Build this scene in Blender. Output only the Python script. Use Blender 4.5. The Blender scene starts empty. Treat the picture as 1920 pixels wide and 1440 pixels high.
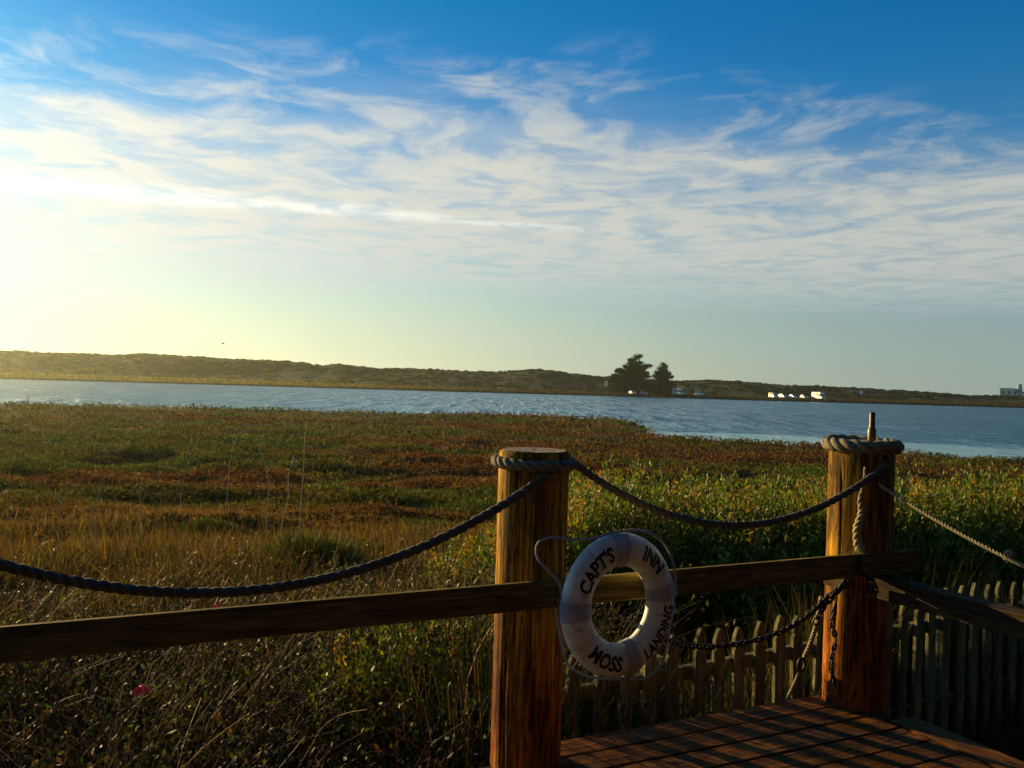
import bpy, bmesh, math, random
import numpy as np
from mathutils import Vector, Matrix

random.seed(7)
rng = np.random.default_rng(11)
S = bpy.context.scene
C = S.collection
R = math.radians

# ------------------------------------------------------------------ camera
EYE = 1.5
FPX = 960 / math.tan(R(30))
cam_d = bpy.data.cameras.new('camera')
cam = bpy.data.objects.new('camera', cam_d)
C.objects.link(cam)
cam_d.sensor_width = 36
cam_d.lens = 18 / math.tan(R(30))
cam_d.clip_start = 0.05
cam_d.clip_end = 12000
CAMROT = Matrix.Rotation(R(90 - 0.17), 3, 'X') @ Matrix.Rotation(R(1.64), 3, 'Z')
cam.matrix_world = Matrix.Translation((0, 0, EYE)) @ CAMROT.to_4x4()
S.camera = cam

# ------------------------------------------------------------------ sun, sky, exposure
SUN_AZ, SUN_EL = 48, 10.0           # degrees left of +Y, degrees up
sun_dir = Vector((-math.sin(R(SUN_AZ)) * math.cos(R(SUN_EL)), math.cos(R(SUN_AZ)) * math.cos(R(SUN_EL)), math.sin(R(SUN_EL))))
sd = bpy.data.lights.new('sun', 'SUN')
sd.energy = 5.0
sd.angle = R(0.6)
sd.color = (1.0, 0.70, 0.30)
sun = bpy.data.objects.new('sun', sd)
sun.rotation_euler = sun_dir.to_track_quat('Z', 'Y').to_euler()
sun.location = (-40, 40, 30)
C.objects.link(sun)

S.view_settings.view_transform = 'Standard'
S.view_settings.look = 'None'
S.view_settings.exposure = 0.85
S.view_settings.gamma = 1.0
S.view_settings.use_curve_mapping = False
S.render.engine = 'CYCLES'
S.cycles.use_denoising = True
S.cycles.max_bounces = 6
S.cycles.transparent_max_bounces = 8


class NT:
    """small helper for node trees"""
    def __init__(self, tree):
        self.t = tree
        self.n = tree.nodes
        self.l = tree.links

    def new(self, kind, **kw):
        n = self.n.new(kind)
        for k, v in kw.items():
            setattr(n, k, v)
        return n

    def put(self, sock, v):
        if hasattr(v, 'is_linked') or hasattr(v, 'links'):
            self.l.new(v, sock)
        else:
            sock.default_value = v

    def math(self, op, a, b=None, c=None, clamp=False):
        n = self.new('ShaderNodeMath', operation=op, use_clamp=clamp)
        self.put(n.inputs[0], a)
        if b is not None:
            self.put(n.inputs[1], b)
        if c is not None:
            self.put(n.inputs[2], c)
        return n.outputs[0]

    def vmath(self, op, a, b=None, out=0):
        n = self.new('ShaderNodeVectorMath', operation=op)
        self.put(n.inputs[0], a)
        if b is not None:
            self.put(n.inputs[1], b)
        return n.outputs[out]

    def step(self, v, a, b, lo=0.0, hi=1.0):
        n = self.new('ShaderNodeMapRange', interpolation_type='SMOOTHSTEP')
        self.put(n.inputs[0], v)
        self.put(n.inputs[1], a)
        self.put(n.inputs[2], b)
        self.put(n.inputs[3], lo)
        self.put(n.inputs[4], hi)
        return n.outputs[0]

    def mix(self, f, a, b, blend='MIX'):
        n = self.new('ShaderNodeMix', data_type='RGBA', blend_type=blend)
        self.put(n.inputs[0], f)
        self.put(n.inputs[6], a)
        self.put(n.inputs[7], b)
        return n.outputs[2]

    def noise(self, vec, scale, detail=4, rough=0.55, dist=0.0, out=0):
        n = self.new('ShaderNodeTexNoise')
        if vec is not None:
            self.put(n.inputs['Vector'], vec)
        n.inputs['Scale'].default_value = scale
        n.inputs['Detail'].default_value = detail
        n.inputs['Roughness'].default_value = rough
        n.inputs['Distortion'].default_value = dist
        return n.outputs[out]

    def comb(self, x, y, z):
        n = self.new('ShaderNodeCombineXYZ')
        self.put(n.inputs[0], x)
        self.put(n.inputs[1], y)
        self.put(n.inputs[2], z)
        return n.outputs[0]

    def ramp(self, f, stops):
        n = self.new('ShaderNodeValToRGB')
        self.put(n.inputs[0], f)
        e = n.color_ramp.elements
        while len(e) < len(stops):
            e.new(0.5)
        for el, (p, c) in zip(e, stops):
            el.position = p
            el.color = (*c, 1)
        return n.outputs[0]


def build_world():
    w = bpy.data.worlds.new('World')
    S.world = w
    w.use_nodes = True
    k = NT(w.node_tree)
    k.n.clear()
    out = k.new('ShaderNodeOutputWorld')
    bg = k.new('ShaderNodeBackground')
    k.l.new(bg.outputs[0], out.inputs[0])
    sky = k.new('ShaderNodeTexSky', sky_type='NISHITA')
    sky.sun_disc = False
    sky.sun_elevation = R(SUN_EL)
    sky.sun_rotation = R(-SUN_AZ)
    sky.altitude = 0
    sky.air_density = 1.0
    sky.dust_density = 0.5
    sky.ozone_density = 2.5
    tc = k.new('ShaderNodeTexCoord')
    d = k.vmath('NORMALIZE', tc.outputs['Generated'])
    sp = k.new('ShaderNodeSeparateXYZ')
    k.l.new(d, sp.inputs[0])
    cs = k.vmath('DOT_PRODUCT', d, tuple(sun_dir), out=1)
    cs = k.math('MAXIMUM', cs, 0.0)

    def scaled(c, f):
        o = k.vmath('SCALE', c)
        k.put(o.node.inputs['Scale'], f)
        return o
    # the camera's punchy colour rendering
    col = k.mix(1.0, sky.outputs[0], (0.20, 1.20, 1.85, 1), 'MULTIPLY')
    hs = k.new('ShaderNodeHueSaturation')
    hs.inputs['Saturation'].default_value = 1.42
    k.l.new(col, hs.inputs['Color'])
    col = k.vmath('MAXIMUM', hs.outputs[0], (0.02, 0.02, 0.02))
    # damp sea air: a pale layer low down, brighter and yellower towards the sun
    z0 = k.math('MAXIMUM', sp.outputs[2], 0.0)
    low = k.math('POWER', 2.718, k.math('MULTIPLY', k.math('POWER', k.math('MULTIPLY', z0, 5.6), 2.0), -1.0))
    hz = k.mix(k.math('POWER', cs, 2.9), (4.3, 5.0, 4.6, 1), (18.0, 16.9, 10.0, 1))
    col = k.mix(k.math('MULTIPLY', low, 0.90), col, hz)
    # a sheet of cloud one unit up: p = (x/z, y/z)
    z = k.math('MAXIMUM', sp.outputs[2], 0.012)
    px = k.math('DIVIDE', sp.outputs[0], z)
    py = k.math('DIVIDE', sp.outputs[1], z)
    p = k.comb(px, py, 0.0)
    warp = k.noise(p, 0.9, 3, 0.5, out=1)
    pw = k.vmath('ADD', p, k.vmath('MULTIPLY', k.vmath('SUBTRACT', warp, (0.5, 0.5, 0.5)), (0.8, 0.8, 0.0)))
    puffs = k.noise(k.vmath('MULTIPLY', pw, (1.0, 0.8, 1.0)), 2.9, 10, 0.62, 0.3)
    wisp = k.noise(k.vmath('MULTIPLY', pw, (0.5, 0.7, 1.0)), 1.0, 7, 0.52, 0.5)
    patch = k.noise(k.vmath('MULTIPLY', p, (0.5, 0.6, 1.0)), 0.9, 3, 0.5)
    # the bank of cloud lies beyond a ragged front and thins out far off
    front = k.math('ADD', k.math('SUBTRACT', py, k.math('MULTIPLY', px, 0.16)), k.math('MULTIPLY', k.math('SUBTRACT', patch, 0.5), 1.3))
    bank = k.step(front, 2.4, 4.2)
    fade = k.step(k.math('ADD', py, k.math('MULTIPLY', wisp, 5.0)), 8.0, 15.5, 1.0, 0.0)
    n1 = k.math('ADD', puffs, k.math('MULTIPLY', bank, 0.13))
    c1 = k.math('MULTIPLY', k.step(n1, 0.47, 0.74), k.step(front, 2.5, 3.1))
    n2 = k.math('ADD', wisp, k.math('MULTIPLY', k.step(front, 3.0, 6.5), 0.20))
    c2 = k.math('MULTIPLY', k.step(n2, 0.28, 0.74), k.step(front, 2.75, 3.8))
    cov = k.math('ADD', k.math('MULTIPLY', c1, 0.55), k.math('MULTIPLY', c2, 0.60), clamp=True)
    cov = k.math('MULTIPLY', cov, fade)
    # a spread-out vapour trail across the sheet
    lx, ly = 3.2, 0.95
    L = math.hypot(lx, ly)
    ax = k.math('ADD', px, 2.9)
    ay = k.math('SUBTRACT', py, 4.80)
    wob = k.math('MULTIPLY', k.math('SUBTRACT', k.noise(p, 1.6, 8, 0.72), 0.5), 0.55)
    dist = k.math('ADD', k.math('ADD', k.math('MULTIPLY', ax, -ly / L), k.math('MULTIPLY', ay, lx / L)), wob)
    along = k.math('ADD', k.math('MULTIPLY', ax, lx / L), k.math('MULTIPLY', ay, ly / L))
    wid = k.step(along, -1.0, 3.6, 0.50, 0.16)
    trail = k.step(k.math('DIVIDE', k.math('ABSOLUTE', dist), wid), 0.0, 1.25, 1.0, 0.0)
    trail = k.math('MULTIPLY', trail, k.step(along, 2.0, 4.4, 1.0, 0.0))
    trail = k.math('MULTIPLY', trail, k.step(sp.outputs[1], 0.0, 0.2))
    trail = k.math('MULTIPLY', trail, k.step(puffs, 0.25, 0.6, 0.45, 1.0))
    cov = k.math('MAXIMUM', cov, k.math('MULTIPLY', trail, 0.85))
    # clouds scatter forward: brighter and whiter round the sun
    br = k.math('ADD', k.math('ADD', 6.9, k.math('MULTIPLY', k.math('POWER', cs, 2.0), 3.2)), k.math('MULTIPLY', k.math('POWER', cs, 7.0), 4.0))
    ccol = k.mix(k.math('POWER', cs, 2.0), (0.93, 0.98, 0.92, 1), (1.0, 0.97, 0.84, 1))
    br = k.math('MULTIPLY', br, k.math('ADD', 1.0, k.math('MULTIPLY', trail, 0.30)))
    col = k.mix(cov, col, scaled(ccol, br))
    # aureole round the sun
    col = k.vmath('ADD', col, scaled((1.0, 0.96, 0.74), k.math('MULTIPLY', k.math('POWER', cs, 14.0), 1.6)))
    col = scaled(col, 0.87)
    k.l.new(col, bg.inputs[0])
    bg.inputs[1].default_value = 0.0503


build_world()


# ------------------------------------------------------------------ helpers
def W(x, y, depth):
    """point in the place seen at photo pixel (x, y), `depth` metres ahead (world Y)"""
    v = CAMROT @ Vector(((x - 960) / FPX, -(y - 720) / FPX, -1))
    return Vector((0, 0, EYE)) + v * (depth / v.y)


def tag(o, label=None, cat=None, group=None, kind=None):
    if label:
        o['label'] = label
    if cat:
        o['category'] = cat
    if group:
        o['group'] = group
    if kind:
        o['kind'] = kind
    return o


def empty(name, loc=(0, 0, 0), rz=0):
    o = bpy.data.objects.new(name, None)
    o.empty_display_size = 0.1
    o.location = loc
    o.rotation_euler = (0, 0, rz)
    C.objects.link(o)
    return o


def link(name, me, mat=None, parent=None):
    o = bpy.data.objects.new(name, me)
    if mat is not None and not me.materials:
        me.materials.append(mat)
    C.objects.link(o)
    if parent is not None:
        o.parent = parent
    return o


def mesh_np(name, V, T, mat, col=None, smooth=False, parent=None):
    """triangle mesh from numpy arrays; col = per-vertex rgb"""
    V = np.asarray(V, dtype=np.float32)
    T = np.asarray(T, dtype=np.int32)
    me = bpy.data.meshes.new(name)
    me.vertices.add(len(V))
    me.vertices.foreach_set('co', V.ravel())
    me.loops.add(T.size)
    me.loops.foreach_set('vertex_index', T.ravel())
    me.polygons.add(len(T))
    me.polygons.foreach_set('loop_start', np.arange(0, T.size, T.shape[1], dtype=np.int32))
    me.update(calc_edges=True)
    if col is not None:
        a = me.color_attributes.new('col', 'FLOAT_COLOR', 'POINT')
        c4 = np.ones((len(V), 4), dtype=np.float32)
        c4[:, :3] = col
        a.data.foreach_set('color', c4.ravel())
    if smooth:
        me.polygons.foreach_set('use_smooth', np.ones(len(T), dtype=bool))
    me.validate()
    return link(name, me, mat, parent)


def bm_obj(name, bm, mat, parent=None, smooth=False):
    me = bpy.data.meshes.new(name)
    bm.to_mesh(me)
    bm.free()
    if smooth:
        for p in me.polygons:
            p.use_smooth = True
    return link(name, me, mat, parent)


def frame_box(bm, o, ax, ay, az, bevel=0.0):
    """box centred at o with half-axes ax, ay, az (vectors)"""
    vs = []
    for sx in (-1, 1):
        for sy in (-1, 1):
            for sz in (-1, 1):
                vs.append(bm.verts.new(Vector(o) + ax * sx + ay * sy + az * sz))
    idx = [(0, 1, 3, 2), (4, 6, 7, 5), (0, 4, 5, 1), (2, 3, 7, 6), (0, 2, 6, 4), (1, 5, 7, 3)]
    fs = [bm.faces.new([vs[i] for i in q]) for q in idx]
    bmesh.ops.recalc_face_normals(bm, faces=fs)
    if bevel > 0:
        es = list({e for f in fs for e in f.edges})
        bmesh.ops.bevel(bm, geom=es, offset=bevel, segments=1, affect='EDGES')


def tube(path, rad, sides=8, closed=False):
    """numpy V, quads-as-tris for a tube along path (n,3); rad scalar or (n,)"""
    P = np.asarray(path, dtype=float)
    n = len(P)
    rad = np.broadcast_to(np.asarray(rad, dtype=float), (n,))
    if closed:
        Tn = np.roll(P, -1, 0) - np.roll(P, 1, 0)
    else:
        Tn = np.gradient(P, axis=0)
    Tn /= np.linalg.norm(Tn, axis=1)[:, None] + 1e-12
    up = np.array([0.0, 0.0, 1.0]) if abs(Tn[0, 2]) < 0.9 else np.array([1.0, 0.0, 0.0])
    N = np.zeros((n, 3))
    v = np.cross(Tn[0], up)
    v /= np.linalg.norm(v)
    for i in range(n):
        v = v - Tn[i] * (v @ Tn[i])
        v /= np.linalg.norm(v) + 1e-12
        N[i] = v
    B = np.cross(Tn, N)
    a = np.linspace(0, 2 * np.pi, sides, endpoint=False)
    V = P[:, None, :] + rad[:, None, None] * (np.cos(a)[None, :, None] * N[:, None, :] + np.sin(a)[None, :, None] * B[:, None, :])
    V = V.reshape(-1, 3)
    m = n if closed else n - 1
    i = np.arange(m)[:, None]
    j = np.arange(sides)[None, :]
    i2 = (i + 1) % n
    j2 = (j + 1) % sides
    a0, a1, b0, b1 = i * sides + j, i * sides + j2, i2 * sides + j, i2 * sides + j2
    T = np.concatenate([np.stack([a0, a1, b1], -1).reshape(-1, 3), np.stack([a0, b1, b0], -1).reshape(-1, 3)])
    if not closed:
        cap0 = len(V)
        V = np.vstack([V, P[0], P[-1]])
        e = (n - 1) * sides
        jj = np.arange(sides)
        T = np.vstack([T, np.stack([np.full(sides, cap0), (jj + 1) % sides, jj], -1), np.stack([np.full(sides, cap0 + 1), e + jj, e + (jj + 1) % sides], -1)])
    return V, T


def join(parts):
    Vs, Ts, o = [], [], 0
    for V, T in parts:
        Vs.append(V)
        Ts.append(T + o)
        o += len(V)
    return np.vstack(Vs), np.vstack(Ts)


def resample(P, step):
    P = np.asarray(P, dtype=float)
    seg = np.linalg.norm(np.diff(P, axis=0), axis=1)
    s = np.concatenate([[0], np.cumsum(seg)])
    n = max(4, int(s[-1] / step))
    t = np.linspace(0, s[-1], n)
    return np.stack([np.interp(t, s, P[:, k]) for k in range(3)], 1), s[-1]


def spline(pts, n=60):
    """Catmull-Rom through pts"""
    P = np.asarray(pts, dtype=float)
    P = np.vstack([2 * P[0] - P[1], P, 2 * P[-1] - P[-2]])
    out = []
    m = len(P) - 3
    for i in range(m):
        p0, p1, p2, p3 = P[i:i + 4]
        for t in np.linspace(0, 1, max(2, n // m), endpoint=(i == m - 1)):
            out.append(0.5 * (2 * p1 + (p2 - p0) * t + (2 * p0 - 5 * p1 + 4 * p2 - p3) * t * t + (3 * p1 - p0 - 3 * p2 + p3) * t ** 3))
    return np.array(out)


def rope(path, r, pitch=None, strands=3, sides=7, wobble=0.0):
    """laid rope: twisted strands round a path"""
    pitch = pitch or r * 6.5
    P, L = resample(path, pitch / 11)
    n = len(P)
    Tn = np.gradient(P, axis=0)
    Tn /= np.linalg.norm(Tn, axis=1)[:, None]
    up = np.array([0.0, 0.0, 1.0]) if abs(Tn[0, 2]) < 0.9 else np.array([1.0, 0.0, 0.0])
    N = np.zeros((n, 3))
    v = np.cross(Tn[0], up)
    for i in range(n):
        v = v - Tn[i] * (v @ Tn[i])
        v /= np.linalg.norm(v)
        N[i] = v
    B = np.cross(Tn, N)
    s = np.linspace(0, L, n)
    parts = []
    r = np.broadcast_to(np.asarray(r, dtype=float), (n,)) if np.ndim(r) == 0 else np.interp(np.linspace(0, 1, n), np.linspace(0, 1, len(r)), r)
    for q in range(strands):
        ph = 2 * np.pi * (s / pitch) + 2 * np.pi * q / strands
        off = (r * 0.52)[:, None] * (np.cos(ph)[:, None] * N + np.sin(ph)[:, None] * B)
        parts.append(tube(P + off, r * 0.53 * (1 + wobble * np.sin(s * 37 + q)), sides))
    return join(parts)


def fbm(x, y, seed=0, octaves=4):
    """value noise in numpy, about 0..1"""
    x = np.asarray(x, dtype=float)
    y = np.asarray(y, dtype=float)
    tot = np.zeros(np.broadcast(x, y).shape)
    amp, norm = 1.0, 0.0
    for o in range(octaves):
        xi, yi = np.floor(x), np.floor(y)
        fx, fy = x - xi, y - yi
        fx, fy = fx * fx * (3 - 2 * fx), fy * fy * (3 - 2 * fy)

        def h(a, b):
            v = np.sin(a * 127.1 + b * 311.7 + (seed + o * 17) * 74.7) * 43758.5453
            return v - np.floor(v)
        tot = tot + amp * ((h(xi, yi) * (1 - fx) + h(xi + 1, yi) * fx) * (1 - fy) + (h(xi, yi + 1) * (1 - fx) + h(xi + 1, yi + 1) * fx) * fy)
        norm += amp
        amp *= 0.5
        x, y = x * 2.03 + 5.1, y * 2.03 + 9.7
    return tot / norm


def sstep(v, a, b):
    t = np.clip((np.asarray(v, dtype=float) - a) / (b - a), 0, 1)
    return t * t * (3 - 2 * t)


# ------------------------------------------------------------------ materials
def new_mat(name):
    m = bpy.data.materials.new(name)
    m.use_nodes = True
    k = NT(m.node_tree)
    k.n.clear()
    out = k.new('ShaderNodeOutputMaterial')
    b = k.new('ShaderNodeBsdfPrincipled')
    k.l.new(b.outputs[0], out.inputs[0])
    return m, k, b, out


def bump(k, b, h, strength=0.4, dist=0.01):
    n = k.new('ShaderNodeBump')
    n.inputs['Strength'].default_value = strength
    n.inputs['Distance'].default_value = dist
    k.l.new(h, n.inputs['Height'])
    k.l.new(n.outputs[0], b.inputs['Normal'])


def plain(name, col, rough=0.6, metal=0.0, var=0.25, scale=30, bmp=0.15):
    m, k, b, out = new_mat(name)
    tc = k.new('ShaderNodeTexCoord')
    n = k.noise(tc.outputs['Object'], scale, 5, 0.6)
    lo = tuple(c * (1 - var) for c in col)
    hi = tuple(min(1, c * (1 + var)) for c in col)
    k.put(b.inputs['Base Color'], k.ramp(n, [(0.3, lo), (0.7, hi)]))
    b.inputs['Roughness'].default_value = rough
    b.inputs['Metallic'].default_value = metal
    if bmp:
        bump(k, b, n, bmp, 0.004)
    return m


def wood(name, c_lo, c_hi, axis=2, rough=0.75, low_tint=None, grain=1.0, crack=0.5):
    """grain runs along object axis; stain = (rgb, z0, z1): tint multiplied in lower down"""
    m, k, b, out = new_mat(name)
    tc = k.new('ShaderNodeTexCoord')
    oi = k.new('ShaderNodeObjectInfo')
    off = k.vmath('SCALE', (7.0, 5.0, 3.0))
    k.put(off.node.inputs['Scale'], oi.outputs['Random'])
    v = k.vmath('ADD', tc.outputs['Object'], off)

    def st(across, along):
        q = [across * grain] * 3
        q[axis] = along
        return k.vmath('MULTIPLY', v, tuple(q))
    n1 = k.noise(st(18.0, 2.0), 1.0, 7, 0.68, 1.2)
    n2 = k.noise(st(120.0, 5.0), 1.0, 4, 0.65)
    ck = k.noise(st(34.0, 1.1), 1.0, 3, 0.6, 1.5)
    blot = k.noise(st(4.0, 2.4), 1.0, 5, 0.65)
    f = k.math('ADD', k.math('MULTIPLY', n1, 0.6), k.math('MULTIPLY', n2, 0.4))
    col = k.ramp(f, [(0.32, tuple(c * 0.5 for c in c_lo)), (0.44, c_lo), (0.64, c_hi)])
    g = sum(c_lo) / 3
    col = k.mix(k.math('MULTIPLY', k.step(blot, 0.48, 0.72), 0.65), col, (g * 0.75, g * 0.66, g * 0.5, 1))
    cf = k.step(k.math('ABSOLUTE', k.math('SUBTRACT', ck, 0.5)), 0.004, 0.030, 1.0, 0.0)
    cf = k.math('MULTIPLY', cf, k.step(blot, 0.38, 0.52))
    col = k.mix(k.math('MULTIPLY', cf, crack), col, (0.010, 0.007, 0.005, 1))
    if low_tint:
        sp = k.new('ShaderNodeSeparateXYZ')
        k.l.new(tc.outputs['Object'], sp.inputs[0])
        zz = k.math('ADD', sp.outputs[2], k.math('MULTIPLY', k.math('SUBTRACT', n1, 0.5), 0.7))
        zf = k.step(zz, low_tint[1], low_tint[2], 1.0, 0.0)
        col = k.mix(k.math('MULTIPLY', zf, 0.9), col, k.mix(1.0, col, (*low_tint[0], 1), 'MULTIPLY'))  # redder tint lower down, its upper edge broken by noise
    rv = k.math('ADD', 0.72, k.math('MULTIPLY', oi.outputs['Random'], 0.5))
    sc = k.vmath('SCALE', col)
    k.put(sc.node.inputs['Scale'], rv)
    k.l.new(sc, b.inputs['Base Color'])
    b.inputs['Roughness'].default_value = rough
    b.inputs['Specular IOR Level'].default_value = 0.05
    bump(k, b, k.math('SUBTRACT', f, k.math('MULTIPLY', cf, 0.6)), 0.9, 0.009)
    return m


def leafy(name, trans=0.35, rough=0.6, tint=(1, 1, 1), spec=0.3):
    """foliage: colour of each blade comes from the 'col' attribute; light passes through"""
    m, k, b, out = new_mat(name)
    at = k.new('ShaderNodeAttribute')
    at.attribute_name = 'col'
    col = k.mix(1.0, at.outputs['Color'], (*tint, 1), 'MULTIPLY')
    k.l.new(col, b.inputs['Base Color'])
    b.inputs['Roughness'].default_value = rough
    b.inputs['Specular IOR Level'].default_value = spec
    tr = k.new('ShaderNodeBsdfTranslucent')
    k.l.new(k.mix(1.0, col, (1.5, 1.35, 0.7, 1), 'MULTIPLY'), tr.inputs['Color'])
    mx = k.new('ShaderNodeMixShader')
    mx.inputs[0].default_value = trans
    k.l.new(b.outputs[0], mx.inputs[1])
    k.l.new(tr.outputs[0], mx.inputs[2])
    k.l.new(mx.outputs[0], out.inputs[0])
    return m


M = {}
M['post'] = wood('weathered_piling', (0.095, 0.048, 0.012), (0.70, 0.365, 0.022), 2, low_tint=((1.0, 0.52, 0.6), 0.15, 0.95), crack=0.9)
M['post_top'] = plain('piling_end_grain', (0.20, 0.14, 0.07), 0.9, var=0.5, scale=60)
M['rail'] = wood('rail_wood', (0.16, 0.108, 0.028), (0.36, 0.275, 0.070), 0)
M['beam'] = wood('beam_wood', (0.07, 0.040, 0.018), (0.18, 0.11, 0.035), 0)
M['shaded_beam'] = wood('shaded_beam_wood', (0.030, 0.020, 0.012), (0.09, 0.058, 0.026), 0)  # the long rail's shadow on this beam is put into its darker colour
M['plank'] = wood('deck_plank_wood', (0.10, 0.036, 0.009), (0.29, 0.115, 0.020), 0, rough=0.7, crack=0.8)
M['picket'] = wood('picket_wood', (0.15, 0.135, 0.060), (0.40, 0.36, 0.165), 2)
M['rope'] = plain('weathered_rope', (0.085, 0.077, 0.062), 0.9, var=0.35, scale=90, bmp=0.5)
M['collar'] = plain('collar_rope', (0.19, 0.155, 0.085), 0.9, var=0.35, scale=90, bmp=0.5)
M['thin_rope'] = plain('thin_rope', (0.30, 0.25, 0.12), 0.85, var=0.3, scale=90)
M['iron'] = plain('rusty_chain_iron', (0.022, 0.015, 0.012), 0.55, metal=0.4, var=0.5, scale=60)
M['pin'] = plain('rusty_steel', (0.12, 0.085, 0.05), 0.5, metal=0.7, var=0.4, scale=50)
M['letter'] = plain('black_lettering', (0.008, 0.008, 0.009), 0.6, var=0.1)
M['line'] = plain('grab_line', (0.34, 0.34, 0.36), 0.8, var=0.3, scale=80)
M['leaf'] = leafy('leaf', 0.38)
M['bush'] = leafy('bush_leaf', 0.30, tint=(0.92, 1.0, 0.72))
M['grass'] = leafy('marsh_plants', 0.30, 0.8, spec=0.1)
M['scrub'] = leafy('dune_scrub_leaf', 0.28, 0.9, spec=0.05)
M['twig'] = plain('twig', (0.55, 0.42, 0.22), 0.8, var=0.5, scale=12)
M['bark'] = plain('bark', (0.06, 0.045, 0.03), 0.9, var=0.4, scale=4)
M['petal'] = plain('pink_petal', (0.85, 0.10, 0.16), 0.6, var=0.2, scale=40)
M['white_paint'] = plain('white_car_paint', (0.80, 0.80, 0.76), 0.25, var=0.04, scale=2, bmp=0)
M['cream_paint'] = plain('cream_paint', (0.80, 0.73, 0.55), 0.3, var=0.05, scale=2, bmp=0)
M['silver_paint'] = plain('silver_paint', (0.55, 0.56, 0.58), 0.3, metal=0.3, var=0.05, scale=2, bmp=0)
M['glass'] = plain('dark_glass', (0.02, 0.025, 0.03), 0.06, var=0.1, bmp=0)
M['tyre'] = plain('tyre', (0.02, 0.02, 0.02), 0.8, var=0.2, bmp=0)
M['wall_white'] = plain('white_wall', (0.78, 0.72, 0.50), 0.7, var=0.08, scale=0.8)
M['wall_grey'] = plain('grey_wall', (0.40, 0.42, 0.40), 0.7, var=0.1, scale=0.8)
M['bird'] = plain('grey_feathers', (0.22, 0.21, 0.2), 0.8, var=0.2)


def mat_canvas():
    m, k, b, out = new_mat('lifebuoy_canvas')
    tc = k.new('ShaderNodeTexCoord')
    n = k.noise(tc.outputs['Object'], 7, 6, 0.65)
    g = k.noise(tc.outputs['Object'], 24, 5, 0.7)
    c = k.ramp(n, [(0.32, (0.56, 0.55, 0.46)), (0.5, (0.82, 0.82, 0.77)), (0.75, (0.90, 0.90, 0.87))])
    c = k.mix(k.math('MULTIPLY', k.step(g, 0.50, 0.66), 0.7), c, (0.36, 0.34, 0.25, 1))
    sc_ = k.noise(k.vmath('MULTIPLY', tc.outputs['Object'], (3.0, 3.0, 1.0)), 30, 4, 0.7)
    c = k.mix(k.math('MULTIPLY', k.step(sc_, 0.60, 0.70), 0.6), c, (0.20, 0.19, 0.16, 1))
    k.l.new(c, b.inputs['Base Color'])
    b.inputs['Roughness'].default_value = 0.5
    wv = k.noise(tc.outputs['Object'], 260, 2, 0.5)
    bump(k, b, k.math('ADD', n, k.math('MULTIPLY', wv, 0.12)), 0.25, 0.01)
    return m


M['canvas'] = mat_canvas()
M['band'] = plain('lifebuoy_band', (0.40, 0.42, 0.47), 0.65, var=0.2, scale=20)


def mat_ground():
    m, k, b, out = new_mat('marsh_soil')
    tc = k.new('ShaderNodeTexCoord')
    v = tc.outputs['Object']
    n = k.noise(v, 0.35, 6, 0.6)
    f = k.noise(v, 3.0, 6, 0.7)
    a = k.ramp(f, [(0.3, (0.020, 0.013, 0.006)), (0.6, (0.075, 0.034, 0.014)), (0.8, (0.12, 0.07, 0.022))])
    g = k.ramp(f, [(0.3, (0.018, 0.018, 0.005)), (0.6, (0.045, 0.048, 0.012)), (0.8, (0.09, 0.085, 0.022))])
    k.l.new(k.mix(k.step(n, 0.45, 0.6), a, g), b.inputs['Base Color'])
    b.inputs['Roughness'].default_value = 0.95
    b.inputs['Specular IOR Level'].default_value = 0.1
    bump(k, b, f, 0.8, 0.08)
    return m


def mat_dune():
    m, k, b, out = new_mat('dune_ground')
    tc = k.new('ShaderNodeTexCoord')
    v = tc.outputs['Object']
    n = k.noise(v, 0.03, 5, 0.6)
    f = k.noise(v, 0.3, 6, 0.7)
    veg = k.ramp(f, [(0.3, (0.020, 0.024, 0.008)), (0.55, (0.045, 0.052, 0.012)), (0.8, (0.11, 0.105, 0.022))])
    k.l.new(k.mix(k.step(n, 0.66, 0.72), veg, (0.33, 0.27, 0.20, 1)), b.inputs['Base Color'])
    b.inputs['Roughness'].default_value = 0.95
    b.inputs['Specular IOR Level'].default_value = 0.1
    bump(k, b, f, 1.0, 0.8)
    return m


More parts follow.
